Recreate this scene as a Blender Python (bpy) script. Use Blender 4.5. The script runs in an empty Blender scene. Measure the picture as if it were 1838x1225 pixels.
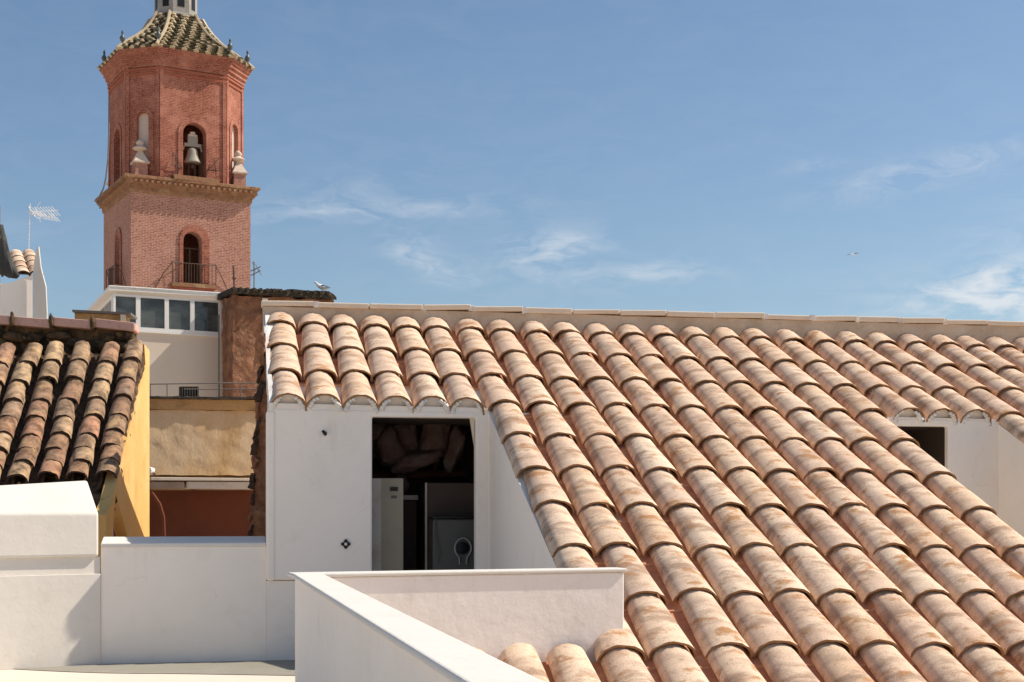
import bpy, bmesh, math, random
from mathutils import Vector, Matrix
from mathutils.geometry import tessellate_polygon
random.seed(7)
S = bpy.context.scene
COL = S.collection
R = math.radians
HC = 9.0                                   # camera height above the street

# ------------------------------------------------------------------ camera
cam_d = bpy.data.cameras.new('camera'); cam = bpy.data.objects.new('camera', cam_d); COL.objects.link(cam)
cam.location = (0, 0, HC); cam.rotation_euler = (R(90), 0, 0)
cam_d.sensor_width = 36; cam_d.lens = 2600/1838*36
cam_d.shift_y = (910-612.5)/1838
cam_d.clip_start = .05; cam_d.clip_end = 6000
S.camera = cam
# ------------------------------------------------------------------ light
SUN_AZ = R(11.5)      # towards +X, a little behind the house wall
SUN_EL = R(47)
w = bpy.data.worlds.new('World'); S.world = w; w.use_nodes = True
nt = w.node_tree; nt.nodes.clear()
def N(t, **k):
    n = nt.nodes.new(t)
    for a, b in k.items(): setattr(n, a, b)
    return n
def L(a, b): nt.links.new(a, b)
def M_(op, a, b=None, c=None):
    n = N('ShaderNodeMath', operation=op)
    for i, v in enumerate((a, b, c)):
        if v is None: continue
        if isinstance(v, (int, float)): n.inputs[i].default_value = v
        else: L(v, n.inputs[i])
    return n.outputs[0]
out = N('ShaderNodeOutputWorld'); bg = N('ShaderNodeBackground'); sky = N('ShaderNodeTexSky')
sky.sky_type = 'NISHITA'; sky.sun_disc = False
sky.sun_elevation = SUN_EL; sky.sun_rotation = R(90) - SUN_AZ
sky.altitude = 0; sky.air_density = 1.0; sky.dust_density = 1.0; sky.ozone_density = 2.2
bg.inputs[1].default_value = .0700
tc = N('ShaderNodeTexCoord'); sep = N('ShaderNodeSeparateXYZ'); L(tc.outputs['Generated'], sep.inputs[0])
az = M_('ARCTAN2', sep.outputs[0], sep.outputs[1]); el = M_('ARCSINE', sep.outputs[2])
cmb = N('ShaderNodeCombineXYZ'); L(M_('MULTIPLY', az, 15.0), cmb.inputs[0]); L(M_('MULTIPLY', el, 42.0), cmb.inputs[1])
warp = N('ShaderNodeTexNoise'); warp.inputs['Scale'].default_value = .9; warp.inputs['Detail'].default_value = 4
L(cmb.outputs[0], warp.inputs['Vector'])
wadd = N('ShaderNodeVectorMath', operation='MULTIPLY_ADD'); L(warp.outputs['Color'], wadd.inputs[0])
wadd.inputs[1].default_value = (1.6, 1.6, 0); L(cmb.outputs[0], wadd.inputs[2])
cn = N('ShaderNodeTexNoise'); cn.inputs['Scale'].default_value = 1.7; cn.inputs['Detail'].default_value = 9; cn.inputs['Roughness'].default_value = .62
L(wadd.outputs[0], cn.inputs['Vector'])
# each cloud: azimuth, elevation (degrees), half sizes, tilt, density
def pxdir(u, v):
    a = math.atan((u-919)/2600); e = math.atan((910-v)/2600*math.cos(a)); return a, e
clouds = [((990, 452), 85, 32, .05, 1.05), ((765, 472), 55, 20, -.35, .95), ((748, 428), 34, 13, 0, .5), ((1185, 490), 80, 16, .1, .62),
          ((1670, 305), 125, 24, .18, .72), ((1450, 297), 50, 10, .05, .45), ((680, 378), 210, 18, .05, .46), ((600, 355), 110, 30, .3, .3),
          ((1800, 545), 150, 40, .12, 1.5), ((1810, 498), 100, 15, .1, .95), ((2100, 470), 260, 80, .1, 1.1), ((1060, 500), 200, 20, 0, .2),
          ((-260, 430), 160, 30, .1, .7), ((2600, 250), 240, 40, .1, .7)]
tot = None
for (u, v), ru, rv, tilt, den in clouds:
    a, e = pxdir(u, v)
    da = M_('SUBTRACT', az, a); de = M_('SUBTRACT', el, e)
    de2 = M_('SUBTRACT', de, M_('MULTIPLY', da, tilt))
    q = M_('ADD', M_('POWER', M_('ABSOLUTE', M_('DIVIDE', da, ru/2600)), 2.0), M_('POWER', M_('ABSOLUTE', M_('DIVIDE', de2, rv/2600)), 2.0))
    g = M_('MULTIPLY', M_('EXPONENT', M_('MULTIPLY', q, -.8)), den)
    tot = g if tot is None else M_('ADD', tot, g)
cr = N('ShaderNodeMapRange'); cr.inputs['From Min'].default_value = .40; cr.inputs['From Max'].default_value = .82
L(cn.outputs['Fac'], cr.inputs['Value'])
thin = M_('MULTIPLY', cr.outputs[0], .05)
cf = M_('MINIMUM', M_('ADD', M_('MULTIPLY', M_('MULTIPLY', tot, cr.outputs[0]), 1.05), thin), .92)
hs = N('ShaderNodeHueSaturation'); hs.inputs['Saturation'].default_value = 1.0; hs.inputs['Value'].default_value = 1.0
L(sky.outputs[0], hs.inputs['Color'])
tint = N('ShaderNodeMix', data_type='RGBA', blend_type='MULTIPLY'); tint.inputs[0].default_value = 1
L(hs.outputs[0], tint.inputs[6]); tint.inputs[7].default_value = (.93, .98, 1.0, 1)
mx = N('ShaderNodeMix', data_type='RGBA'); L(cf, mx.inputs[0]); L(tint.outputs[2], mx.inputs[6]); mx.inputs[7].default_value = (6.6, 7.0, 7.4, 1)
L(mx.outputs[2], bg.inputs[0]); L(bg.outputs[0], out.inputs[0])
SKY = dict(tint=tint, hs=hs)

sd = bpy.data.lights.new('sun', 'SUN'); sd.energy = 3.5; sd.angle = R(.53); sd.color = (1, .915, .78)
sun = bpy.data.objects.new('sun', sd); COL.objects.link(sun)
sv = Vector((math.cos(SUN_AZ)*math.cos(SUN_EL), math.sin(SUN_AZ)*math.cos(SUN_EL), math.sin(SUN_EL)))
sun.rotation_euler = sv.to_track_quat('Z', 'Y').to_euler(); sun.location = sv*60 + Vector((0, 10, HC))
S.view_settings.view_transform = 'Standard'; S.view_settings.look = 'None'
S.view_settings.exposure = 0.70; S.view_settings.gamma = 1; S.view_settings.use_curve_mapping = False
S.render.engine = 'CYCLES'
S.cycles.max_bounces = 8; S.cycles.diffuse_bounces = 5

# ------------------------------------------------------------------ materials
def mat(name, base, tones=(), scale=3.0, rough=.9, bump=.0, bscale=40, fine=0.0, fscale=60, rand=0.0, coord='Object', metal=0, spec=.3, stretch=None, randhue=None, crack=0):
    """base colour, then tones = [(colour, scale, lo, hi, strength)] of noise-shaped patches, fine grain, relief"""
    m = bpy.data.materials.new(name); m.use_nodes = True; t = m.node_tree; ns = t.nodes; ln = t.links
    b = ns['Principled BSDF']; b.inputs['Roughness'].default_value = rough; b.inputs['Metallic'].default_value = metal
    b.inputs['Specular IOR Level'].default_value = spec
    tcn = ns.new('ShaderNodeTexCoord'); vec = tcn.outputs[coord]
    if rand or randhue:
        oi = ns.new('ShaderNodeObjectInfo')
        sc = ns.new('ShaderNodeMath'); sc.operation = 'MULTIPLY'; sc.inputs[1].default_value = 91.7; ln.new(oi.outputs['Random'], sc.inputs[0])
        ad = ns.new('ShaderNodeVectorMath'); ad.operation = 'ADD'; ln.new(vec, ad.inputs[0]); ln.new(sc.outputs[0], ad.inputs[1]); vec = ad.outputs[0]
    if stretch:
        mp = ns.new('ShaderNodeMapping'); mp.inputs['Scale'].default_value = stretch; ln.new(vec, mp.inputs[0]); vec = mp.outputs[0]
    rgb = ns.new('ShaderNodeRGB'); rgb.outputs[0].default_value = (*base, 1); cur = rgb.outputs[0]
    if randhue:
        rp = ns.new('ShaderNodeValToRGB'); rp.color_ramp.interpolation = 'LINEAR'
        el_ = rp.color_ramp.elements
        while len(el_) < len(randhue): el_.new(.5)
        for i, c in enumerate(randhue): el_[i].position = i/(len(randhue)-1); el_[i].color = (*c, 1)
        ln.new(oi.outputs['Random'], rp.inputs[0]); cur = rp.outputs[0]
    for i, (c, s, lo, hi, st, *sv_) in enumerate(tones):
        n = ns.new('ShaderNodeTexNoise'); n.inputs['Scale'].default_value = s; n.inputs['Detail'].default_value = 7; n.inputs['Roughness'].default_value = .6
        n.noise_dimensions = '4D'; n.inputs['W'].default_value = i*3.7+1
        if sv_:
            mp = ns.new('ShaderNodeMapping'); mp.inputs['Scale'].default_value = sv_[0]; ln.new(vec, mp.inputs[0]); ln.new(mp.outputs[0], n.inputs['Vector'])
        else: ln.new(vec, n.inputs['Vector'])
        mr = ns.new('ShaderNodeMapRange'); mr.inputs['From Min'].default_value = lo; mr.inputs['From Max'].default_value = hi; mr.inputs['To Max'].default_value = st
        ln.new(n.outputs['Fac'], mr.inputs['Value'])
        mi = ns.new('ShaderNodeMix'); mi.data_type = 'RGBA'; ln.new(mr.outputs[0], mi.inputs[0]); ln.new(cur, mi.inputs[6]); mi.inputs[7].default_value = (*c, 1); cur = mi.outputs[2]
    if fine:
        n = ns.new('ShaderNodeTexNoise'); n.inputs['Scale'].default_value = fscale; n.inputs['Detail'].default_value = 4; n.inputs['Roughness'].default_value = .75; ln.new(vec, n.inputs['Vector'])
        mr = ns.new('ShaderNodeMapRange'); mr.inputs['From Min'].default_value = .25; mr.inputs['From Max'].default_value = .75
        mr.inputs['To Min'].default_value = 1-fine; mr.inputs['To Max'].default_value = 1+fine; ln.new(n.outputs['Fac'], mr.inputs['Value'])
        mu = ns.new('ShaderNodeVectorMath'); mu.operation = 'SCALE'; ln.new(cur, mu.inputs[0]); ln.new(mr.outputs[0], mu.inputs['Scale']); cur = mu.outputs[0]
    if crack:
        wn = ns.new('ShaderNodeTexNoise'); wn.inputs['Scale'].default_value = 2.5; wn.inputs['Detail'].default_value = 5; ln.new(vec, wn.inputs['Vector'])
        wa_ = ns.new('ShaderNodeVectorMath'); wa_.operation = 'MULTIPLY_ADD'; wa_.inputs[1].default_value = (.9, .9, .9); ln.new(wn.outputs['Color'], wa_.inputs[0]); ln.new(vec, wa_.inputs[2])
        vo = ns.new('ShaderNodeTexVoronoi'); vo.feature = 'DISTANCE_TO_EDGE'; vo.inputs['Scale'].default_value = crack; ln.new(wa_.outputs[0], vo.inputs['Vector'])
        mr = ns.new('ShaderNodeMapRange'); mr.inputs['From Min'].default_value = .0; mr.inputs['From Max'].default_value = .006; mr.inputs['To Min'].default_value = 1; mr.inputs['To Max'].default_value = 0; ln.new(vo.outputs['Distance'], mr.inputs['Value'])
        mk = ns.new('ShaderNodeMapRange'); mk.inputs['From Min'].default_value = .50; mk.inputs['From Max'].default_value = .62; mk.inputs['To Max'].default_value = .22; ln.new(wn.outputs['Fac'], mk.inputs['Value'])
        mm = ns.new('ShaderNodeMath'); mm.operation = 'MULTIPLY'; ln.new(mr.outputs[0], mm.inputs[0]); ln.new(mk.outputs[0], mm.inputs[1])
        mi = ns.new('ShaderNodeMix'); mi.data_type = 'RGBA'; ln.new(mm.outputs[0], mi.inputs[0]); ln.new(cur, mi.inputs[6]); mi.inputs[7].default_value = (.38, .32, .26, 1); cur = mi.outputs[2]
    ln.new(cur, b.inputs['Base Color'])
    if bump:
        n = ns.new('ShaderNodeTexNoise'); n.inputs['Scale'].default_value = bscale; n.inputs['Detail'].default_value = 6; n.inputs['Roughness'].default_value = .6; ln.new(vec, n.inputs['Vector'])
        bp = ns.new('ShaderNodeBump'); bp.inputs['Strength'].default_value = 1; bp.inputs['Distance'].default_value = bump; ln.new(n.outputs['Fac'], bp.inputs['Height'])
        ln.new(bp.outputs[0], b.inputs['Normal'])
    return m
def brickmat(name, c1, c2, mortar, w_, h_, ms, tones=(), bump=.004):
    m = mat(name, c1, (), rough=.92); t = m.node_tree; ns = t.nodes; ln = t.links; b = ns['Principled BSDF']
    uv = ns.new('ShaderNodeUVMap'); uv.uv_map = 'uv'
    br = ns.new('ShaderNodeTexBrick'); br.inputs['Scale'].default_value = 1; br.inputs['Brick Width'].default_value = w_; br.inputs['Row Height'].default_value = h_
    br.inputs['Mortar Size'].default_value = ms; br.inputs['Color1'].default_value = (*c1, 1); br.inputs['Color2'].default_value = (*c2, 1); br.inputs['Mortar'].default_value = (*mortar, 1)
    br.inputs['Mortar Smooth'].default_value = .3; ln.new(uv.outputs[0], br.inputs['Vector']); cur = br.outputs[0]
    for i, (c, s, lo, hi, st) in enumerate(tones):
        n = ns.new('ShaderNodeTexNoise'); n.inputs['Scale'].default_value = s; n.inputs['Detail'].default_value = 8; n.inputs['Roughness'].default_value = .65; n.noise_dimensions = '4D'; n.inputs['W'].default_value = i*5+2
        tcn = ns.new('ShaderNodeTexCoord'); ln.new(tcn.outputs['Object'], n.inputs['Vector'])
        mr = ns.new('ShaderNodeMapRange'); mr.inputs['From Min'].default_value = lo; mr.inputs['From Max'].default_value = hi; mr.inputs['To Max'].default_value = st; ln.new(n.outputs['Fac'], mr.inputs['Value'])
        mi = ns.new('ShaderNodeMix'); mi.data_type = 'RGBA'; ln.new(mr.outputs[0], mi.inputs[0]); ln.new(cur, mi.inputs[6]); mi.inputs[7].default_value = (*c, 1); cur = mi.outputs[2]
    ln.new(cur, b.inputs['Base Color'])
    bp = ns.new('ShaderNodeBump'); bp.inputs['Distance'].default_value = bump; bp.invert = True; ln.new(br.outputs['Fac'], bp.inputs['Height']); ln.new(bp.outputs[0], b.inputs['Normal'])
    return m
TW = (.80, .765, .72)
M = {}
M['white'] = mat('white_render', (.90, .815, .73), [((.70, .65, .585), .9, .42, .72, .4), ((.62, .56, .48), 5, .56, .78, .28), ((.45, .38, .30), 26, .69, .76, .35), ((.93, .86, .80), 2.2, .5, .7, .4), ((.66, .58, .48), 6, .60, .74, .45, (1, 1, .12))], bump=.0022, bscale=7, fine=.035, fscale=90, crack=.8)
M['white_rough'] = mat('rough_white_render', (.84, .765, .71), [((.72, .65, .59), 2.2, .45, .75, .5), ((.60, .52, .45), 9, .56, .76, .3), ((.62, .54, .46), 7, .58, .74, .5, (1, 1, .15))], crack=1.1, bump=.004, bscale=13, fine=.04, fscale=60)
M['block_white'] = mat('dimmed_white_render', (.76, .70, .63), [((.60, .55, .49), 1.6, .42, .72, .45), ((.50, .44, .37), 7, .58, .78, .3)], bump=.003, bscale=12, fine=.03, fscale=80)  # copy of the white render, toned down where full sun would clip it
M['coping'] = mat('white_coping', (.69, .655, .605), [((.58, .53, .47), 2.4, .45, .75, .4), ((.42, .36, .29), 20, .66, .74, .4)], bump=.003, bscale=18, fine=.02)
def tile_material():
    m = bpy.data.materials.new('buff_clay_tile'); m.use_nodes = True; t = m.node_tree; ns = t.nodes; ln = t.links; b = ns['Principled BSDF']
    b.inputs['Roughness'].default_value = .95; b.inputs['Specular IOR Level'].default_value = .15
    def nn(k, **kw):
        n = ns.new(k)
        for a_, v in kw.items(): setattr(n, a_, v)
        return n
    tcn = nn('ShaderNodeTexCoord'); oi = nn('ShaderNodeObjectInfo')
    sc = nn('ShaderNodeMath', operation='MULTIPLY'); sc.inputs[1].default_value = 91.7; ln.new(oi.outputs['Random'], sc.inputs[0])
    ad = nn('ShaderNodeVectorMath', operation='ADD'); ln.new(tcn.outputs['Object'], ad.inputs[0]); ln.new(sc.outputs[0], ad.inputs[1])
    def noise(scale, lo, hi, st, w_, sv=(1, 1, 1), det=6, rg=.62):
        mp = nn('ShaderNodeMapping'); mp.inputs['Scale'].default_value = sv; ln.new(ad.outputs[0], mp.inputs[0])
        n = nn('ShaderNodeTexNoise', noise_dimensions='4D'); n.inputs['Scale'].default_value = scale; n.inputs['Detail'].default_value = det; n.inputs['Roughness'].default_value = rg; n.inputs['W'].default_value = w_
        ln.new(mp.outputs[0], n.inputs['Vector'])
        mr = nn('ShaderNodeMapRange'); mr.inputs['From Min'].default_value = lo; mr.inputs['From Max'].default_value = hi; mr.inputs['To Max'].default_value = st; ln.new(n.outputs['Fac'], mr.inputs['Value'])
        return mr.outputs[0]
    def mul(a_, b_):
        n = nn('ShaderNodeMath', operation='MULTIPLY'); ln.new(a_, n.inputs[0])
        if isinstance(b_, float): n.inputs[1].default_value = b_
        else: ln.new(b_, n.inputs[1])
        return n.outputs[0]
    rp = nn('ShaderNodeValToRGB'); e = rp.color_ramp.elements
    cols = [(.75, .54, .385), (.70, .48, .325), (.755, .56, .42), (.67, .465, .335), (.77, .595, .45), (.72, .50, .36), (.65, .475, .365)]
    while len(e) < len(cols): e.new(.5)
    for i, c in enumerate(cols): e[i].position = i/(len(cols)-1); e[i].color = (*c, 1)
    ln.new(oi.outputs['Random'], rp.inputs[0]); cur = rp.outputs[0]
    def mixin(fac, col):
        nonlocal cur
        mi = nn('ShaderNodeMix', data_type='RGBA'); ln.new(fac, mi.inputs[0]); ln.new(cur, mi.inputs[6]); mi.inputs[7].default_value = (*col, 1); cur = mi.outputs[2]
    # the smoked band printed across the upper middle of each tile
    sp = nn('ShaderNodeSeparateXYZ'); ln.new(tcn.outputs['Object'], sp.inputs[0])
    wr = nn('ShaderNodeMath', operation='SUBTRACT'); ln.new(sp.outputs[1], wr.inputs[0]); wr.inputs[1].default_value = .33
    w2 = nn('ShaderNodeMath', operation='ABSOLUTE'); ln.new(wr.outputs[0], w2.inputs[0])
    w3 = nn('ShaderNodeMapRange'); w3.inputs['From Min'].default_value = .30; w3.inputs['From Max'].default_value = .05; w3.inputs['To Min'].default_value = .12; ln.new(w2.outputs[0], w3.inputs['Value'])
    mixin(noise(3.6, .42, .64, .6, 9, (1, 1.6, 1), 3, .5), (.80, .62, .455))
    mixin(mul(noise(5.2, .45, .61, .95, 1, (.75, 2.0, 1), 4, .6), w3.outputs[0]), (.38, .25, .175))
    mixin(noise(6.0, .545, .65, .9, 5, (.9, 1.5, 1), 4, .65), (.44, .22, .095))
    mixin(noise(13, .58, .70, .75, 3, (1, 1.3, 1), 8, .7), (.27, .17, .11))
    mixin(noise(34, .56, .72, .38, 7), (.36, .22, .14))
    n = nn('ShaderNodeTexNoise'); n.inputs['Scale'].default_value = 150; n.inputs['Detail'].default_value = 3; n.inputs['Roughness'].default_value = .8; ln.new(ad.outputs[0], n.inputs['Vector'])
    mr = nn('ShaderNodeMapRange'); mr.inputs['From Min'].default_value = .3; mr.inputs['From Max'].default_value = .7; mr.inputs['To Min'].default_value = .66; mr.inputs['To Max'].default_value = 1.27; ln.new(n.outputs['Fac'], mr.inputs['Value'])
    mu = nn('ShaderNodeVectorMath', operation='SCALE'); ln.new(cur, mu.inputs[0]); ln.new(mr.outputs[0], mu.inputs['Scale']); ln.new(mu.outputs[0], b.inputs['Base Color'])
    n2 = nn('ShaderNodeTexNoise'); n2.inputs['Scale'].default_value = 130; n2.inputs['Detail'].default_value = 5; n2.inputs['Roughness'].default_value = .65; ln.new(ad.outputs[0], n2.inputs['Vector'])
    bp = nn('ShaderNodeBump'); bp.inputs['Distance'].default_value = .0035; ln.new(n2.outputs['Fac'], bp.inputs['Height']); ln.new(bp.outputs[0], b.inputs['Normal'])
    return m
M['tile'] = tile_material()
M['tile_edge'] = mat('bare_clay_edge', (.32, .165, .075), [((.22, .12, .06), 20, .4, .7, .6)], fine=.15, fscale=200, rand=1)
M['channel'] = mat('red_channel_tile', (.58, .25, .13), [((.38, .14, .07), 9, .48, .7, .7), ((.70, .42, .25), 6, .54, .7, .7)], bump=.002, bscale=120, fine=.2, fscale=220, rand=1)
M['lip'] = mat('channel_tile_lip', (.66, .43, .28), fine=.2, fscale=120, rand=1)
M['mortar'] = mat('lime_mortar', (.66, .58, .49), [((.45, .36, .28), 4, .45, .7, .7)], bump=.006, bscale=60, fine=.08)
M['white_mortar'] = mat('whitewashed_mortar', (.78, .74, .69), [((.62, .5, .4), 9, .5, .75, .6)], bump=.006, bscale=70, fine=.05)
M['ridge_band'] = mat('ridge_band_render', (.60, .47, .345), [((.34, .25, .165), 3.5, .45, .7, .7), ((.66, .6, .53), 6, .5, .75, .5)], bump=.005, bscale=50, fine=.08)
M['ridge_tile'] = mat('pale_ridge_tile', (.76, .63, .49), [((.58, .44, .32), 5, .5, .75, .6)], bump=.002, bscale=80, fine=.08, rand=1)
M['deck'] = mat('roof_screed', (.28, .17, .11), [((.15, .08, .05), 5, .4, .7, .7)], bump=.004)
M['floor'] = mat('terrace_screed', (.72, .635, .535), [((.6, .55, .48), 2, .45, .75, .5)], bump=.002, bscale=30, fine=.04)
M['gutter'] = mat('cement_gutter', (.30, .275, .235), [((.24, .24, .17), 4, .4, .7, .6), ((.5, .42, .36), 2, .5, .7, .5)], bump=.003, bscale=40, fine=.08)
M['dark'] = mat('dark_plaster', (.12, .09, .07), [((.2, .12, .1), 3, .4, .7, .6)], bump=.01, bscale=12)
M['old_tile'] = mat('weathered_clay_tile', (.30, .19, .13), [((.085, .05, .03), 9, .40, .62, .85), ((.66, .43, .20), 6, .56, .70, .8), ((.34, .29, .22), 14, .55, .72, .6), ((.055, .045, .03), 30, .56, .7, .6)],
                    bump=.004, bscale=110, fine=.28, fscale=190, rand=1, rough=.95,
                    randhue=[(.30, .175, .11), (.48, .27, .16), (.33, .205, .13), (.62, .42, .25), (.36, .23, .15), (.54, .28, .17), (.27, .16, .10), (.66, .45, .26), (.40, .25, .16)])
M['old_edge'] = mat('sooty_tile_edge', (.06, .035, .025), fine=.3, fscale=150)
M['old_channel'] = mat('mossy_channel_tile', (.20, .11, .055), [((.02, .015, .01), 10, .4, .6, .9), ((.14, .09, .03), 8, .62, .75, .8)], bump=.004, fine=.3, fscale=150)
M['moss'] = mat('mossy_rubble', (.13, .08, .04), [((.02, .015, .008), 7, .42, .6, .95), ((.30, .17, .05), 11, .56, .7, .9), ((.33, .27, .16), 22, .62, .72, .7)], bump=.03, bscale=22, fine=.3, fscale=110)
M['pink_cap'] = mat('pink_ridge_tile', (.60, .36, .29), [((.3, .17, .12), 5, .5, .7, .7), ((.10, .06, .03), 9, .6, .7, .8)], bump=.002, fine=.1, fscale=120, rand=1)
M['yellow'] = mat('ochre_yellow_render', (.72, .44, .15), [((.80, .54, .25), 1.6, .45, .7, .7), ((.55, .29, .08), 3, .52, .7, .5), ((.35, .17, .05), 11, .63, .72, .7)], bump=.006, bscale=16, fine=.06)
M['ochre'] = mat('stained_beige_render', (.60, .44, .27), [((.48, .28, .10), 1.7, .44, .66, .85), ((.66, .53, .37), 2.6, .5, .7, .6), ((.18, .10, .05), 6, .64, .76, .6)], bump=.006, bscale=18, fine=.14, fscale=70, stretch=(1, 1, .6))
M['ochre_band'] = mat('rusty_parapet_band', (.46, .27, .11), [((.12, .07, .035), 4, .5, .7, .8)], bump=.006, bscale=30, fine=.2)
M['red'] = mat('oxblood_render', (.16, .048, .024), [((.10, .03, .016), 2, .45, .7, .7)], bump=.004, bscale=20, fine=.08)
M['metal'] = mat('painted_metal', (.60, .53, .44), [((.34, .22, .13), 5, .5, .7, .6)], rough=.5, fine=.05)
M['awning'] = mat('awning_box', (.36, .27, .20), [((.2, .12, .08), 4, .5, .7, .6)], rough=.6)
M['iron'] = mat('rusty_iron', (.10, .06, .045), rough=.7, fine=.2)
M['greyiron'] = mat('grey_iron', (.17, .15, .13), rough=.6)
M['rust'] = mat('rust_red_rubble', (.32, .15, .08), [((.16, .07, .04), 5.5, .40, .62, .9), ((.47, .28, .16), 7, .55, .72, .65), ((.10, .05, .03), 13, .62, .74, .6)], bump=.03, bscale=11, fine=.25, fscale=60)
M['soot'] = mat('blackened_tile', (.05, .04, .028), [((.16, .10, .05), 12, .58, .7, .8)], bump=.02, bscale=20, fine=.3)
M['cream'] = mat('cream_render', (.72, .62, .50), [((.62, .52, .4), 1, .45, .7, .5)], bump=.002, fine=.02)
M['pvc'] = mat('white_pvc', (.80, .78, .74), rough=.4)
M['darkwood'] = mat('dark_timber', (.07, .045, .03), rough=.7, fine=.2)
M['boiler'] = mat('beige_enamel', (.40, .34, .25), [((.28, .23, .17), 3, .45, .7, .5)], rough=.45, fine=.02)
M['cabinet'] = mat('brown_panel', (.10, .065, .05), rough=.6, fine=.1)
M['greypanel'] = mat('grey_panel', (.12, .115, .10), rough=.5)
M['black'] = mat('black_plastic', (.012, .011, .011), rough=.4)
M['sack'] = mat('grey_pink_sack', (.20, .14, .12), [((.16, .07, .05), 6, .42, .62, .85)], bump=.04, bscale=9, fine=.1)
M['brown_foam'] = mat('brown_clay_vault', (.13, .05, .035), [((.05, .02, .015), 5, .4, .7, .7)], bump=.02, bscale=12)
M['chrome'] = mat('galvanised_metal', (.40, .38, .35), rough=.5, metal=.2)
M['brick'] = brickmat('pink_brick', (.44, .185, .128), (.29, .10, .066), (.50, .315, .24), .24, .068, .016, [((.56, .33, .25), 1.0, .45, .7, .45), ((.20, .065, .04), 11, .50, .66, .8), ((.68, .42, .33), 17, .56, .7, .55), ((.22, .08, .05), 4.5, .60, .75, .5), ((.58, .38, .25), 2.3, .62, .75, .5)])
M['brick_red'] = brickmat('red_brick', (.37, .115, .068), (.24, .058, .036), (.40, .19, .13), .24, .068, .014, [((.14, .04, .025), 11, .49, .64, .85), ((.62, .33, .25), 18, .58, .7, .45), ((.64, .30, .21), 1.2, .45, .7, .5), ((.16, .055, .035), 5, .58, .74, .5)])
M['brick_trim'] = mat('moulded_brick_trim', (.36, .115, .07), [((.24, .07, .04), 4, .5, .7, .6), ((.22, .065, .04), 15, .52, .66, .6)], bump=.015, bscale=20, fine=.2, fscale=14)
M['stone_trim'] = mat('weathered_cornice', (.29, .15, .08), [((.12, .07, .04), 4, .5, .68, .8), ((.50, .34, .2), 3, .5, .7, .6)], bump=.02, bscale=12, fine=.2, fscale=15)
M['tstone'] = mat('pale_stone', (.58, .47, .38), [((.3, .22, .17), 5, .5, .7, .6)], bump=.01, bscale=14, fine=.15, fscale=18)
M['blind'] = mat('plastered_blind_arch', (.60, .50, .42), fine=.06, fscale=10)
M['grey_lead'] = mat('grey_lantern_render', (.34, .32, .29), [((.16, .16, .12), 2, .45, .65, .6)], fine=.1, fscale=15)
M['glaze_c'] = mat('cream_glazed_tile', (.46, .37, .24), [((.22, .17, .09), 4, .5, .7, .6)], rough=.5, fine=.15, fscale=12)
M['glaze_g'] = mat('green_glazed_tile', (.055, .045, .022), [((.2, .13, .06), 4, .5, .7, .6)], rough=.5, fine=.2, fscale=12)
M['blue_glaze'] = mat('blue_glazed_ceramic', (.10, .12, .12), rough=.35, fine=.2, fscale=12)
M['bell'] = mat('pale_bronze_bell', (.30, .27, .22), rough=.6)
M['fabric'] = mat('charcoal_fabric', (.05, .05, .048), [((.12, .115, .105), 6, .5, .65, .7)], bump=.01, bscale=12, rough=.9)
M['street'] = mat('street_ground', (.60, .50, .39), [((.46, .34, .26), .3, .4, .7, .6)], fine=.1)
M['feather_w'] = mat('white_feathers', (.75, .75, .75), rough=.8)
M['feather_g'] = mat('grey_feathers', (.22, .24, .27), rough=.8)
g = mat('window_glass', (.07, .08, .075), [((.13, .14, .125), 2.5, .42, .62, .8), ((.03, .032, .03), 1.4, .5, .62, .8)], stretch=(1, 1, 1.8)); g.use_nodes = True; b = g.node_tree.nodes['Principled BSDF']
b.inputs['Roughness'].default_value = .06; b.inputs['Specular IOR Level'].default_value = .5
M['glass'] = g

# ------------------------------------------------------------------ helpers
def ob(name, me, m=None, parent=None):
    if isinstance(me, bmesh.types.BMesh):
        d = bpy.data.meshes.new(name); me.normal_update(); me.to_mesh(d); me.free(); me = d
    o = bpy.data.objects.new(name, me); COL.objects.link(o)
    if m is not None:
        for x in (m if isinstance(m, (list, tuple)) else [m]): me.materials.append(M[x] if isinstance(x, str) else x)
    if parent: o.parent = parent
    return o
def thing(name, label, cat, loc=(0, 0, 0), rz=0, group=None):
    o = bpy.data.objects.new(name, None); COL.objects.link(o); o.location = loc; o.rotation_euler = (0, 0, rz); o.empty_display_size = .2
    return tag(o, label, cat, group)
def tag(o, label=None, cat=None, group=None, kind=None):
    for k, v in (('label', label), ('category', cat), ('group', group), ('kind', kind)):
        if v: o[k] = v
    return o
def smooth(o, ang=40):
    me = o.data
    bm = bmesh.new(); bm.from_mesh(me)
    for f in bm.faces: f.smooth = True
    for e in bm.edges:
        if len(e.link_faces) == 2 and e.calc_face_angle(0) > R(ang): e.smooth = False
    bm.to_mesh(me); bm.free(); return o
def bevel(o, wd=.012, seg=2):
    md = o.modifiers.new('bevel', 'BEVEL'); md.width = wd; md.segments = seg; md.limit_method = 'ANGLE'; md.angle_limit = R(40); return o
def addbox(bm, c, s, mx=None, mi=0):
    mt = Matrix.Translation(c) @ Matrix.Diagonal((*s, 1))
    if mx is not None: mt = mx @ mt
    r_ = bmesh.ops.create_cube(bm, size=1, matrix=mt)
    for v in r_['verts']:
        for f in v.link_faces: f.material_index = mi
    return r_['verts']
def box(name, c, s, m, parent, rz=0, bv=0):
    bm = bmesh.new(); addbox(bm, (0, 0, 0), s); o = ob(name, bm, m, parent); o.location = c; o.rotation_euler = (0, 0, rz)
    if bv: bevel(o, bv)
    return o
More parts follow.
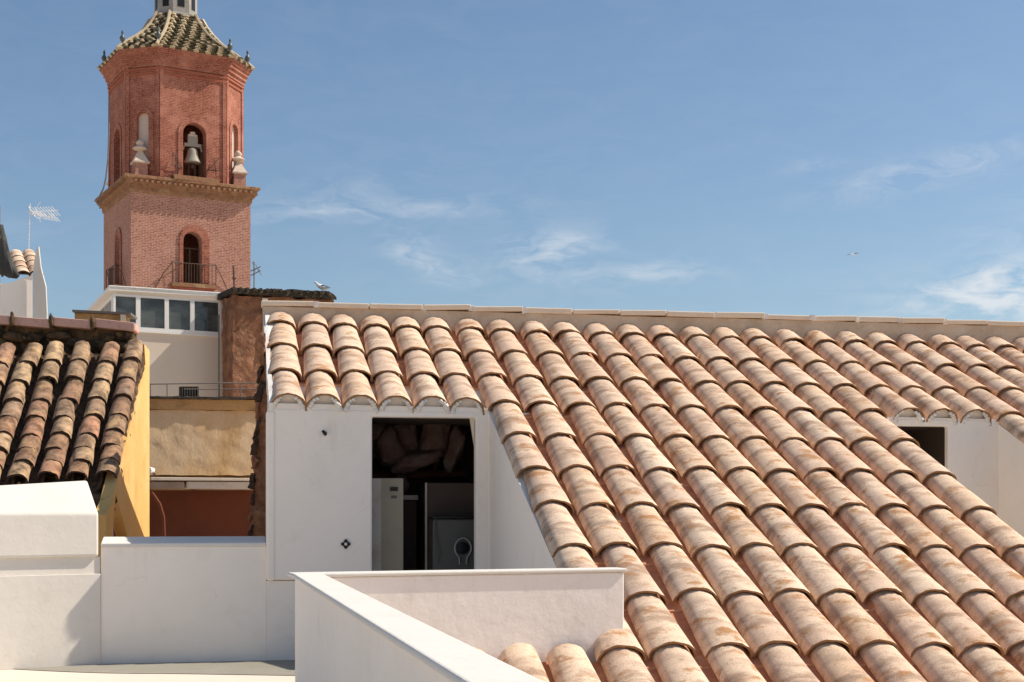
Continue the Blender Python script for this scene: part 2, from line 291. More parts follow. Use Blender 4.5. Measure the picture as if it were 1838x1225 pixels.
def prism(bm, outer, holes, fr, th, jag=0, mi=0):
    """outer/holes: 2-D loops in plane coordinates; fr(x, z, depth) -> 3-D point; th: thickness away from the viewer"""
    loops = [outer] + list(holes)
    F = []; B = []
    for lp in loops:
        F.append([bm.verts.new(fr(x, z, 0)) for x, z in lp]); B.append([bm.verts.new(fr(x, z, th)) for x, z in lp])
    tri = tessellate_polygon([[Vector((x, z, 0)) for x, z in lp] for lp in loops])
    fl = [v for l in F for v in l]; bl = [v for l in B for v in l]
    a = fr(0, 0, 0); nx = fr(1, 0, 0)-a; nz = fr(0, 0, 0)-a; nz = fr(0, 1, 0)-a; want = nx.cross(nz)
    for t in tri:
        p = [fl[i].co for i in t]; n = (p[1]-p[0]).cross(p[2]-p[0])
        t2 = t if n.dot(want) > 0 else t[::-1]
        try:
            f = bm.faces.new([fl[i] for i in t2]); f.material_index = mi
            f = bm.faces.new([bl[i] for i in reversed(t2)]); f.material_index = mi
        except ValueError: pass
    for f_, b_ in zip(F, B):
        n = len(f_)
        for i in range(n):
            try: bm.faces.new((f_[i], f_[(i+1) % n], b_[(i+1) % n], b_[i])).material_index = mi
            except ValueError: pass
    bmesh.ops.recalc_face_normals(bm, faces=bm.faces)
class Pl:
    """vertical plane through the point seen at image column u at distance Y, turned by yaw (degrees)"""
    def __init__(s, u, Y, yaw):
        s.o = Vector(((u-919)/2600*Y, Y, HC)); a = R(yaw); s.r = Vector((math.cos(a), math.sin(a), 0)); s.n = Vector((-math.sin(a), math.cos(a), 0)); s.a = a
    def x(s, u):                            # distance along the plane for an image column
        k = (u-919)/2600
        return (k*s.o.y - s.o.x)/(s.r.x - k*s.r.y)
    def xz(s, u, v):
        x = s.x(u); return (x, (910-v)/2600*(s.o.y + x*s.r.y))
    def fr(s, x, z, d=0): return s.o + s.r*x + s.n*d + Vector((0, 0, z))
    def P(s, u, v, d=0): return s.fr(*s.xz(u, v), d)
    def px(s, pts): return [s.xz(u, v) for u, v in pts]
def slab(name, pl, pts, th, m, parent=None, holes=(), d0=0, bv=0, pix=True):
    bm = bmesh.new(); P = pl.px(pts) if pix else pts; H = [pl.px(h) if pix else h for h in holes]
    c = pl.fr(P[0][0], P[0][1])
    prism(bm, P, H, lambda x, z, d: pl.fr(x, z, d0+d)-c, th)
    o = ob(name, bm, m, parent); o.location = c
    if bv: bevel(o, bv)
    return o
def tube(bm, pts, r, seg=8, mi=0):
    pts = [Vector(p) for p in pts]; rings = []
    for i, p in enumerate(pts):
        t = (pts[min(i+1, len(pts)-1)]-pts[max(i-1, 0)]).normalized()
        a = t.orthogonal().normalized() if i == 0 else (a - t*a.dot(t)).normalized()
        b_ = t.cross(a); rr = r[i] if isinstance(r, (list, tuple)) else r
        rings.append([bm.verts.new(p + (a*math.cos(2*math.pi*k/seg)+b_*math.sin(2*math.pi*k/seg))*rr) for k in range(seg)])
    for A, B in zip(rings, rings[1:]):
        for k in range(seg): bm.faces.new((A[k], A[(k+1) % seg], B[(k+1) % seg], B[k])).material_index = mi
    bm.faces.new(rings[0][::-1]).material_index = mi; bm.faces.new(rings[-1]).material_index = mi
def lathe(bm, prof, c=(0, 0, 0), seg=16, rot=0, mi=0, caps=True):
    c = Vector(c); rings = []
    for r_, z in prof:
        rings.append([bm.verts.new(c + Vector((r_*math.cos(rot+2*math.pi*k/seg), r_*math.sin(rot+2*math.pi*k/seg), z))) for k in range(seg)])
    for A, B in zip(rings, rings[1:]):
        for k in range(seg): bm.faces.new((A[k], A[(k+1) % seg], B[(k+1) % seg], B[k])).material_index = mi
    if caps: bm.faces.new(rings[0][::-1]).material_index = mi; bm.faces.new(rings[-1]).material_index = mi
def nz(x, y=0, z=0):
    from mathutils import noise
    return noise.noise(Vector((x, y, z)))
def roughen(o, cuts, amp, sc, seed=0):
    """subdivide and push vertices with noise so the edges are no longer straight"""
    me = o.data; bm = bmesh.new(); bm.from_mesh(me)
    bmesh.ops.triangulate(bm, faces=bm.faces)
    for _ in range(8):
        es = [e for e in bm.edges if e.calc_length() > cuts]
        if not es: break
        bmesh.ops.subdivide_edges(bm, edges=es, cuts=1); bmesh.ops.triangulate(bm, faces=[f for f in bm.faces if len(f.verts) > 3])
    for v in bm.verts:
        p = v.co*sc; v.co += Vector((nz(p.x+seed, p.y, p.z), nz(p.x, p.y+7+seed, p.z), nz(p.x, p.y, p.z+13+seed)))*amp
    bm.to_mesh(me); bm.free(); return smooth(o, 60)
def uvbox(o, m4=None):
    """metre-scaled uv laid along each vertical face, for the brick courses"""
    me = o.data; uvl = me.uv_layers.new(name='uv')
    for p in me.polygons:
        n = p.normal
        t = Vector((-n.y, n.x, 0)); t = t.normalized() if t.length > .2 else Vector((1, 0, 0))
        for li in p.loop_indices:
            co = me.vertices[me.loops[li].vertex_index].co
            uvl.data[li].uv = (co.dot(t), co.z if abs(n.z) < .8 else co.y)
    return o

# ================================================================== SETTING
bm = bmesh.new(); bmesh.ops.create_grid(bm, x_segments=1, y_segments=1, size=3000)
tag(ob('ground', bm, 'street'), kind='structure')

# ================================================================== THE WHITE HOUSE AND ITS TILED ROOF
P_ = .30                                    # column pitch in metres
F0 = Vector((-6.9607, 41.5947, 5.3774))*P_ + Vector((0, 0, HC))
YAW = .1894; PIT = .4296; RZ = -.0091
r_ = Vector((math.cos(YAW), math.sin(YAW), RZ)); hh = Vector((math.sin(YAW), -math.cos(YAW), 0))
d_ = hh*math.cos(PIT) + Vector((0, 0, -math.sin(PIT)))
n_ = r_.cross(d_).normalized()
if n_.z < 0: n_ = -n_
TT = [0, 2.069, 4.123, 6.1541, 8.3063, 10.4028, 12.4402, 14.5341, 16.5788, 18.6833, 20.78, 22.87, 24.96]
CC = [.3287, 1.2407, 2.1539, 3.0491, 3.9932, 4.8789, 5.8684, 6.8508, 7.8844, 8.8585, 9.8874, 10.8573, 11.8838, 12.8991, 13.9093, 14.9262, 15.9477, 17.026, 18.0391, 19.04, 20.1008, 21.1573, 22.104, 23.1156]
CC += [CC[-1]+k*1.0 for k in range(1, 7)]
def RP(a, b, up=0): return F0 + r_*(a*P_) + d_*(b*P_) + n_*up
H_ = .101                                   # crown height over the bed
house = thing('white_house', 'white rendered house under the wide new buff clay tile roof with two cut-in terraces', 'house', (F0.x, F0.y, 0))
HI = Matrix.Translation(-Vector(house.location))
def hob(name, bm, m): return ob(name, bm, m, house)
def place(o, a, b, up, sc=1, lift=0, yawj=0, roll=0):
    """put a tile: local x along the ridge, local -y down the slope, z off the roof"""
    p = RP(a, b, up) - Vector(house.location)
    ex = r_.normalized(); ey = -(d_ - ex*d_.dot(ex)).normalized(); ez = ex.cross(ey)
    m3 = Matrix((ex, ey, ez)).transposed()
    m3 = m3 @ Matrix.Rotation(yawj, 3, 'Z') @ Matrix.Rotation(lift, 3, 'X') @ Matrix.Rotation(roll, 3, 'Y')
    o.matrix_local = Matrix.Translation(p) @ m3.to_4x4()
def cover_mesh(name, L_, wl, wu, hl, hu, th, seed, seg=14, edge='tile_edge', face='tile', nl=3, wob=.0032):
    """half-barrel tile, low end at y=0, high end at y=L_; mi 0 = faces, 1 = broken edge of the low end"""
    bm = bmesh.new(); rnd = random.Random(seed); g_out = []; g_in = []
    for j in range(nl+1):
        t = j/nl; ww = wl+(wu-wl)*t; h = hl+(hu-hl)*t; a = []; b2 = []
        for k in range(seg+1):
            th_ = math.pi*k/seg; c, s_ = math.cos(th_), math.sin(th_)
            jt = rnd.uniform(-wob, wob); yy = L_*t + (rnd.uniform(-wob, wob)*1.2 if j == 0 else 0)
            s2 = s_**.86
            a.append(bm.verts.new((c*(ww/2)+jt*c, yy, h*s2+jt*s_))); b2.append(bm.verts.new((c*(ww/2-th), yy, (h-th)*s2)))
        g_out.append(a); g_in.append(b2)
    for j in range(nl):
        for k in range(seg):
            f = bm.faces.new((g_out[j][k], g_out[j][k+1], g_out[j+1][k+1], g_out[j+1][k])); f.smooth = True
            f = bm.faces.new((g_in[j][k+1], g_in[j][k], g_in[j+1][k], g_in[j+1][k+1])); f.smooth = True; f.material_index = 1
    for k in range(seg):
        bm.faces.new((g_out[0][k+1], g_out[0][k], g_in[0][k], g_in[0][k+1])).material_index = 1
        bm.faces.new((g_out[-1][k], g_out[-1][k+1], g_in[-1][k+1], g_in[-1][k]))
    for j in range(nl):
        bm.faces.new((g_out[j][0], g_out[j+1][0], g_in[j+1][0], g_in[j][0])); bm.faces.new((g_out[j+1][-1], g_out[j][-1], g_in[j][-1], g_in[j+1][-1]))
    bmesh.ops.recalc_face_normals(bm, faces=bm.faces)
    for e in bm.edges:
        if len(e.link_faces) == 2 and e.calc_face_angle(0) > R(40): e.smooth = False
    me = bpy.data.meshes.new(name); bm.to_mesh(me); bm.free(); me.materials.append(M[face]); me.materials.append(M[edge]); return me
def channel_mesh(name, L_, w0, w1, dp, th, seg=8, face='channel', edge='tile_edge', seed=0):
    bm = bmesh.new(); O_ = []; I_ = []
    for j in range(2):
        ww = w0+(w1-w0)*j; a = []; b2 = []
        for k in range(seg+1):
            t = math.pi*k/seg; a.append(bm.verts.new((math.cos(t)*ww/2, L_*j, -dp*math.sin(t)))); b2.append(bm.verts.new((math.cos(t)*(ww/2+th), L_*j, -(dp+th)*math.sin(t))))
        I_.append(a); O_.append(b2)
    for k in range(seg):
        f = bm.faces.new((I_[0][k], I_[0][k+1], I_[1][k+1], I_[1][k])); f.smooth = True
        f = bm.faces.new((O_[0][k+1], O_[0][k], O_[1][k], O_[1][k+1])); f.smooth = True
        bm.faces.new((I_[0][k+1], I_[0][k], O_[0][k], O_[0][k+1])).material_index = 1
        bm.faces.new((I_[1][k], I_[1][k+1], O_[1][k+1], O_[1][k]))
    for s_ in (0, -1):
        bm.faces.new((I_[0][s_], I_[1][s_], O_[1][s_], O_[0][s_]))
    bmesh.ops.recalc_face_normals(bm, faces=bm.faces)
    for e in bm.edges:
        if len(e.link_faces) == 2 and e.calc_face_angle(0) > R(40): e.smooth = False
    me = bpy.data.meshes.new(name); bm.to_mesh(me); bm.free(); me.materials.append(M[face]); me.materials.append(M[edge]); return me
TL = 2.07*P_ + .085
covers = [cover_mesh('cover_tile_%d' % k, TL, .276, .210, H_, .084, .013, k) for k in range(5)]
eave_covers = [cover_mesh('eave_cover_tile_%d' % k, TL, .284, .212, .146, .116, .015, 40+k) for k in range(3)]
top_covers = [cover_mesh('top_cover_tile_%d' % k, .325, .274, .238, H_, .094, .013, 20+k) for k in range(2)]
chans = [channel_mesh('channel_tile_%d' % k, TL, .134, .150, .030, .024, edge='lip') for k in range(2)]
chan_white = channel_mesh('eave_channel_tile', TL, .13, .15, .04, .022, face='white_mortar', edge='white_mortar')
UP = -H_ - .014
def present(i, j):
    """is there a tile in column i whose low end lies on row line j"""
    if i <= 5: return j <= 3 or (j >= 10)
    if i in (17, 18, 19): return j <= 3
    return True
NR = 12
ncov = nch = 0
for i in range(len(CC)):
    for j in range(0, NR+1):
        if not present(i, j): continue
        if i < 3 and j >= 10: continue
        if i > 24 and j > 4: continue
        if i > 22 and j > 7: continue
        a = CC[i] + random.uniform(-.035, .035); b_ = TT[j] + random.uniform(-.08, .08)*(.4 if j == 3 else 1)
        me = top_covers[i % 2] if j == 0 else random.choice(covers)
        if j == 10 and i <= 5: me = random.choice(covers)
        dn = 0
        if j == 3 and (i <= 5 or 17 <= i <= 19): me = random.choice(eave_covers); dn = -.030
        o = bpy.data.objects.new('cover_tile', me); COL.objects.link(o); o.parent = house
        place(o, a, b_, UP+.012+dn, lift=R(-1.1)+random.uniform(-.008, .008), yawj=random.uniform(-.02, .02), roll=random.uniform(-.035, .035)); ncov += 1
for i in range(len(CC)-1):
    for j in range(0, NR+1):
        ok = present(i, j) and present(i+1, j)
        if i == 5: ok = j <= 3 or j >= 10
        if i in (16, 19): ok = j <= 3
        if not ok or (i < 3 and j >= 10) or (i > 24 and j > 4) or (i > 22 and j > 7): continue
        a = (CC[i]+CC[i+1])/2 + random.uniform(-.015, .015); b_ = TT[j] + .15 + random.uniform(-.04, .04)
        if j == 3 and (i <= 5 or 16 <= i <= 19): b_ = 5.97
        wh = (j == 3 and (i <= 5 or 16 <= i <= 19))
        o = bpy.data.objects.new('channel_tile', chan_white if wh else random.choice(chans)); COL.objects.link(o); o.parent = house
        place(o, a, b_, UP+(.022 if not wh else .022), lift=R(-.9), yawj=random.uniform(-.01, .01)); nch += 1
print('cover tiles', ncov, 'channel tiles', nch)
# screed under the tiles (with the two terrace openings left free)
def hp(v): return v - Vector(house.location)
def deck(bm, a0, a1, b0, b1, up=UP-.045, th=.03):
    vs = [RP(a0, b0, up), RP(a1, b0, up), RP(a1, b1, up), RP(a0, b1, up)]
    T = [bm.verts.new(hp(v)) for v in vs]; B = [bm.verts.new(hp(v - Vector((0, 0, th)))) for v in vs]
    bm.faces.new(T); bm.faces.new(B[::-1])
    for k in range(4): bm.faces.new((T[k], B[k], B[(k+1) % 4], T[(k+1) % 4]))
bm = bmesh.new()
A5 = CC[6]-.41; A16 = CC[16]+.40; A19 = CC[20]-.41
AL = -.17
deck(bm, AL+.03, CC[-1]+.5, -.9, 5.6)
deck(bm, A5+.14, A16, 5.6, 18.2); deck(bm, CC[6]+.48, A16, 18.2, 25)
deck(bm, A19+.05, CC[-1]+.5, 5.6, 25); deck(bm, CC[2]-.3, CC[6]+.48, 18.45, 25)
bmesh.ops.recalc_face_normals(bm, faces=bm.faces)
hob('roof_screed', bm, 'deck')
# ridge upstand and its capping tiles
bm = bmesh.new()
def ribbon(bm, a0, a1, b0, b1, z0, z1):
    """wall-like strip following the ridge; heights off the ridge line"""
    vs = []
    for (a, b) in ((a0, b0), (a1, b0), (a1, b1), (a0, b1)):
        base = F0 + r_*(a*P_) + hh*(b*P_)
        vs.append(base)
    g0 = .0024*a0; g1 = .0024*a1
    lo = [bm.verts.new(hp(v+Vector((0, 0, z0+q)))) for v, q in zip(vs, (g0, g1, g1, g0))]; hi = [bm.verts.new(hp(v+Vector((0, 0, z1+q)))) for v, q in zip(vs, (g0, g1, g1, g0))]
    bm.faces.new(lo[::-1]); bm.faces.new(hi)
    for k in range(4): bm.faces.new((lo[k], lo[(k+1) % 4], hi[(k+1) % 4], hi[k]))
ribbon(bm, AL, 30.5, -1.35, -.88, -.3, .150)
bmesh.ops.recalc_face_normals(bm, faces=bm.faces)
ridge = hob('ridge_upstand', bm, 'ridge_band'); roughen(ridge, .25, .006, 6)
a = AL-.05; k = 0
while a < 30.3:
    ln = 1.55 + random.uniform(-.12, .12)
    bm = bmesh.new(); z0 = .152 + random.uniform(-.003, .003)
    ribbon(bm, a, a+ln-.03, -1.42, -.80+random.uniform(-.05, .03), z0, z0+.044+random.uniform(-.008, .008))
    t0 = random.uniform(-.002, .016); ctr_a = hp(F0+r_*(a*P_))
    for v in bm.verts: v.co.z += t0*((v.co-ctr_a).dot(r_)/(ln*P_)) + .003*nz(v.co.x*9, v.co.y*9)
    bmesh.ops.recalc_face_normals(bm, faces=bm.faces)
    o = hob('ridge_tile', bm, 'ridge_tile'); bevel(o, .008)
    if random.random() < .7:
        m0 = hob('ridge_joint', bmesh.new(), 'white_mortar'); bm = bmesh.new(); addbox(bm, (0, 0, 0), (.03+random.random()*.03, .17, .05)); bm.to_mesh(m0.data); bm.free()
        m0.location = hp(F0 + r_*((a+ln)*P_) + hh*(-1.1*P_) + Vector((0, 0, z0+.023+.0024*(a+ln)))); m0.rotation_euler = (0, 0, YAW); roughen(m0, .04, .008, 30, a)
    a += ln; k += 1
# back slope of the same roof
bm = bmesh.new()
q = [F0+r_*(AL*P_)+hh*(-1.4*P_)+Vector((0, 0, .0)), F0+r_*(30.5*P_)+hh*(-1.4*P_)]
q += [q[1]-hh*3.5-Vector((0, 0, 1.5)), q[0]-hh*3.5-Vector((0, 0, 1.5))]
bm.faces.new([bm.verts.new(hp(v)) for v in q]); hob('back_slope', bm, 'tile')
# gable wall at the left end
bm = bmesh.new(); g_ = []
for a_ in (AL+.06, AL+.7):
    e0, e1 = RP(a_, 5.9, UP-.05), F0+r_*(a_*P_)+hh*(-1.0*P_)+Vector((0, 0, .10)); e2 = e1-hh*3.4-Vector((0, 0, 1.6))
    g_.append([bm.verts.new(hp(v)) for v in (e0, e1, e2, Vector((e2.x, e2.y, 0)), Vector((e0.x, e0.y, 0)))])
bm.faces.new(g_[0]); bm.faces.new(g_[1][::-1])
for k in range(5): bm.faces.new((g_[0][k], g_[0][(k+1) % 5], g_[1][(k+1) % 5], g_[1][k]))
bmesh.ops.recalc_face_normals(bm, faces=bm.faces); hob('gable_wall', bm, 'white_mortar')
# left verge: mortar kerb beside the first column
bm = bmesh.new(); n = 26; prev = None
for k in range(n+1):
    b_ = -.9 + (6.2+.9)*k/n; wv = .02*nz(k*.6, 3.3)
    c0 = RP(AL+.02+wv/P_*.4, b_, UP-.09); c1 = RP(AL+.02+wv, b_, UP+.052+.015*nz(k*.9)); c2 = RP(CC[0]-.36+.2*nz(k*.7, 9)*.3, b_, UP+.058+.02*nz(k*1.3)); c3 = RP(CC[0]-.36, b_, UP-.09)
    ring = [bm.verts.new(hp(v)) for v in (c0, c1, c2, c3)]
    if prev:
        for s_ in range(3): bm.faces.new((prev[s_], prev[s_+1], ring[s_+1], ring[s_]))
    else: bm.faces.new(ring)
    prev = ring
bm.faces.new(prev[::-1]); bmesh.ops.recalc_face_normals(bm, faces=bm.faces)
smooth(hob('verge_mortar', bm, 'white_mortar'), 60)
# ---- front wall of the terrace with its door opening
wb = 5.98                                   # roof coordinate of the wall face under the eave
pw = RP(0, wb, 0); WY = math.degrees(YAW)
wl_ = Pl(700, 10.9, WY)
# shift the plane so that it passes through the eave line
off = (Vector((pw.x, pw.y, 0)) - Vector((wl_.o.x, wl_.o.y, 0))).dot(wl_.n)
wl_.o = wl_.o + wl_.n*off; wl_.o.x = (700-919)/2600*wl_.o.y
wl_.o += wl_.n*((Vector((pw.x, pw.y, 0)) - Vector((wl_.o.x, wl_.o.y, 0))).dot(wl_.n))
print('wall plane', wl_.o)
def zr(a, b, up): return RP(a, b, up).z - HC
xl = (RP(AL, wb) - wl_.o).dot(wl_.r); xr = (RP(A5+.1, wb) - wl_.o).dot(wl_.r)
zt_l = zr(AL, wb, UP-.02); zt_r = zr(A5, wb, UP-.02)
zc = lambda v: wl_.xz(700, v)[1]
dl, dr = wl_.x(668), wl_.x(854)
ztop = zc(749)
XL, XR = wl_.x(483), wl_.x(1010)
XR = max(XR, xr)
zlow = zc(1040)
bm = bmesh.new(); c0 = wl_.fr(xl, 0)
FL = -1.16                                  # terrace floor level below the camera
outer = [(xl, zlow), (dl, zlow), (dl, ztop), (dr, ztop), (dr, FL), (XR, FL), (XR, zt_r), (xl, zt_l)]
prism(bm, outer, [], lambda x, z, d: hp(wl_.fr(x, z, d)), .10)
fw = hob('front_wall', bm, 'white'); bevel(fw, .015)
# corner bead at the left end
bm = bmesh.new(); prism(bm, [(xl-.012, zlow-.004), (xl+.055, zlow-.004), (xl+.055, zt_l-.02), (xl-.012, zt_l-.02)], [], lambda x, z, d: hp(wl_.fr(x, z, d)), .2)
bm.transform(Matrix.Translation(-wl_.n*.012)); o = hob('corner_bead', bm, 'white'); bevel(o, .02, 3)
# lower wall beneath it
bm = bmesh.new(); prism(bm, [(xl-.01, FL), (dl, FL), (dl, zlow-.006), (xl-.01, zlow-.006)], [], lambda x, z, d: hp(wl_.fr(x, z, d+.03)), .2)
hob('plinth_wall', bm, 'white')
# cheek wall: the cut side of the roof, running towards the viewer
def cheek(aa, b0, b1, zb, th_a, name='cheek_wall', m='white'):
    bm = bmesh.new(); vs = []
    for a in (aa, aa+th_a):
        vs.append([bm.verts.new(hp(p)) for p in (RP(a, b0, UP+.0), RP(a, b1, UP+.0), Vector((RP(a, b1).x, RP(a, b1).y, HC+zb)), Vector((RP(a, b0).x, RP(a, b0).y, HC+zb)))])
    bm.faces.new(vs[0]); bm.faces.new(vs[1][::-1])
    for k in range(4): bm.faces.new((vs[0][k], vs[0][(k+1) % 4], vs[1][(k+1) % 4], vs[1][k]))
    bmesh.ops.recalc_face_normals(bm, faces=bm.faces)
    return hob(name, bm, m)
cheek(A5-.02, wb+.02, 18.1, FL, .42)
# white mortar filling under the verge tiles of the cheek
# ---- second terrace further right
x16, x19 = [(RP(a, wb) - wl_.o).dot(wl_.r) for a in (A16, A19)]
z2t = zr(18, wb, UP); 
d2l, d2r = x16-.05, wl_.x(1702); z2h = wl_.xz(1690, 766)[1]
bm = bmesh.new(); prism(bm, [(x16-.1, z2h-.3), (d2l, z2h-.3), (d2l, z2h), (d2r, z2h), (d2r, z2t-1.6), (x19+.05, z2t-1.6), (x19+.05, zr(A19, wb, UP)), (x16-.1, zr(A16, wb, UP))], [], lambda x, z, d: hp(wl_.fr(x, z, d)), .07)
bevel(hob('dormer_wall', bm, 'white'), .012)
cheek(A19+.02, wb+.02, 25, -1.9, .25)
cheek(A16-.42, wb+.02, 17.4, -1.9, .40, 'cheek_wall')
# unseen small terrace floor, added to cut street bounce on the cheek wall
bm = bmesh.new()
q4 = [RP(A16-.3, wb), RP(A19+.2, wb), RP(A19+.2, 25), RP(A16-.3, 25)]
hi_ = [bm.verts.new((v.x, v.y, HC-.85)) for v in q4]; lo_ = [bm.verts.new((v.x, v.y, HC-1.0)) for v in q4]
bm.faces.new(hi_); bm.faces.new(lo_[::-1])
for k in range(4): bm.faces.new((lo_[k], lo_[(k+1) % 4], hi_[(k+1) % 4], hi_[k]))
bmesh.ops.recalc_face_normals(bm, faces=bm.faces); tag(ob('small_terrace_floor', bm, 'gutter'), kind='structure')
# room behind the openings: floor, back wall, side walls, ceiling planes
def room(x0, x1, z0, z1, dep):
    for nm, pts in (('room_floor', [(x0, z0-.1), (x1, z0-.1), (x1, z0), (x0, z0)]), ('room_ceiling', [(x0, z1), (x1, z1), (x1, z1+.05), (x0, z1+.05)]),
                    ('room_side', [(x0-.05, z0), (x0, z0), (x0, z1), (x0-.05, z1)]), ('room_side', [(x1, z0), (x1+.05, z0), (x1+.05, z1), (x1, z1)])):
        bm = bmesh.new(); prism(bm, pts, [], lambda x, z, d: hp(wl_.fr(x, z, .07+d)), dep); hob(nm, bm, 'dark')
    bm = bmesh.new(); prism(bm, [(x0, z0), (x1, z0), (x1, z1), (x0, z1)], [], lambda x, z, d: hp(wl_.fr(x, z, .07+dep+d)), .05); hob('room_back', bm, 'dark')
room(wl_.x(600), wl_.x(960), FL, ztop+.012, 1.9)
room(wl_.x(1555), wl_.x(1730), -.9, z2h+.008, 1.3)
# door jamb lining, with the pale board leaning at the top right
bm = bmesh.new(); prism(bm, wl_.px([(845, 750), (853, 750), (853, 800)]), [], lambda x, z, d: hp(wl_.fr(x, z, d+.05)), .02); hob('jamb_board', bm, 'cream')

# white mortar lumps at the eave, between and beneath the tile ends
def blob(bm, c, rad, seed, sq=(1, 1, 1)):
    rr = bmesh.ops.create_icosphere(bm, subdivisions=2, radius=1)
    for v in rr['verts']:
        p = v.co.copy(); k = 1 + .35*nz(p.x*1.7+seed, p.y*1.7, p.z*1.7)
        v.co = Vector(c) + Vector((p.x*sq[0], p.y*sq[1], p.z*sq[2]))*rad*k
for (i0, i1) in ((0, 5), (17, 19)):
    for i in range(i0, i1+1):
        for s_ in (-1, 1):                   # rough whitewashed mortar packed inside both feet of every eave tile
            bm = bmesh.new()
            for q in range(5):
                th_ = R(8+13*q); p = RP(CC[i]+s_*math.cos(th_)*.385+random.uniform(-.01, .01), 6.12+random.uniform(-.03, .02), UP-.018+math.sin(th_)*.118)
                rr = bmesh.ops.create_icosphere(bm, subdivisions=2, radius=1)
                sc_ = .026-.0028*q
                for v in rr['verts']:
                    c = v.co.copy(); kk = 1+.5*nz(c.x*2+i*3.1+q, c.y*2+s_, c.z*2); v.co = hp(p)+c*sc_*kk
            tag(smooth(hob('eave_mortar', bm, 'white_mortar'), 180), kind='stuff')
        # plaster face closing the hollow of the tile, a little behind its edge
        bm = bmesh.new()
        vs = [hp(RP(CC[i]+math.cos(math.pi*t/10)*.42, 5.95, UP-.04+math.sin(math.pi*t/10)**.9*.135)) for t in range(11)]
        F = [bm.verts.new(v) for v in vs]; B = [bm.verts.new(v - d_*.12) for v in vs]
        bm.faces.new(F); bm.faces.new(B[::-1])
        for t in range(11): bm.faces.new((F[t], F[(t+1) % 11], B[(t+1) % 11], B[t]))
        bmesh.ops.recalc_face_normals(bm, faces=bm.faces); hob('tile_plug', bm, 'white')
    # strip of plaster under the tile feet, flush with the wall
    bm = bmesh.new()
    xa_, xb_ = [(RP(a, wb)-wl_.o).dot(wl_.r) for a in ((AL+.03 if i0 == 0 else A16), (A5 if i0 == 0 else A19))]
    za_, zb2 = [zr(a, wb, UP-.02) for a in ((AL+.03 if i0 == 0 else A16), (A5 if i0 == 0 else A19))]
    prism(bm, [(xa_, za_-.02), (xb_, zb2-.02), (xb_, zb2+.035), (xa_, za_+.035)], [], lambda x, z, d: hp(wl_.fr(x, z, d+.004)), .15)
    hob('eave_strip', bm, 'white')

# ------------------------------------------------------------------ things inside the dark room
IN = Pl(700, wl_.o.y+.5, WY)
def inbox(name, u0, v0, u1, v1, dep, off, m, parent, bv=.006):
    x0, z1 = IN.xz(u0, v0); x1, _ = IN.xz(u1, v0); z0 = IN.xz((u0+u1)/2, v1)[1]
    bm = bmesh.new(); addbox(bm, (0, 0, 0), (x1-x0, dep, z1-z0)); o = ob(name, bm, m, parent)
    o.location = IN.fr((x0+x1)/2, (z0+z1)/2, off+dep/2) - (Vector(parent.location) if parent else Vector()); o.rotation_euler = (0, 0, IN.a)
    if bv: bevel(o, bv)
    return o
def base_of(pl, u, z): x = pl.x(u); return pl.fr(x, z)
bo = thing('boiler', 'tall beige boiler cabinet with a small black display just inside the open doorway', 'boiler', base_of(IN, 695, FL))
inbox('casing', 664, 859, 721, 1180, .5, -.12, 'boiler', bo)
inbox('side_panel', 664, 860, 681, 1180, .01, -.133, 'metal', bo, .002)
inbox('display', 697, 875, 711, 882, .012, -.134, 'black', bo, 0)
inbox('badge', 699, 890, 709, 895, .008, -.13, 'greypanel', bo, 0)
cb = thing('storage_cabinet', 'dark brown cabinet with a thin pale edge strip standing right of the boiler', 'cabinet', base_of(IN, 815, FL))
inbox('carcass', 772, 866, 864, 1180, .5, .25, 'cabinet', cb)
inbox('edge_strip', 769.5, 866, 773, 1180, .02, .22, 'metal', cb, 0)
sh = thing('wooden_box', 'small dark open box between the boiler and the brown cabinet', 'box', base_of(IN, 745, FL))
inbox('box_front', 735, 898, 765, 1180, .3, .6, 'darkwood', sh)
inbox('box_top', 733, 888, 767, 897, .33, .58, 'cream', sh)
gp = thing('water_heater', 'low grey metal appliance in front of the brown cabinet with a coiled hose on it', 'appliance', base_of(IN, 822, FL))
inbox('body', 776, 932, 862, 1180, .25, -.02, 'greypanel', gp, .012)
inbox('lid', 774, 927, 864, 931, .28, -.04, 'black', gp, 0)
bm = bmesh.new(); c = IN.P(830, 984, -.035); ex = IN.r
ring = [c + ex*(.062*math.cos(t)) + Vector((0, 0, .085*math.sin(t))) for t in [R(-70)+R(320)*k/22-R(0) for k in range(23)]]
ring = [c + ex*(.066*math.sin(t)) + Vector((0, 0, .08*math.cos(t))) for t in [R(-150)+R(300)*k/22 for k in range(23)]]
ring = [c+ex*-.028+Vector((0, 0, -.13))]+ring+[c+ex*.028+Vector((0, 0, -.13))]
tube(bm, ring, .007, 8); tag(ob('coiled_hose', bm, 'chrome'), 'pale metal hose loop hanging on the grey appliance inside the doorway', 'hose')
bm = bmesh.new(); tube(bm, [IN.P(782, 930, -.03), IN.P(781, 960, -.04), IN.P(788, 990, -.04), IN.P(786, 1010, -.03)], .005, 6)
tag(ob('power_cable', bm, 'greypanel'), 'thin grey cable hanging down beside the coiled hose inside the doorway', 'cable')
bm = bmesh.new(); lathe(bm, [(.052, 0), (.05, .012), (.02, .016)], seg=20); o = ob('round_gauge', bm, 'black', gp); o.location = IN.P(830, 984, -.022) - Vector(gp.location); o.rotation_euler = (R(90), 0, IN.a)
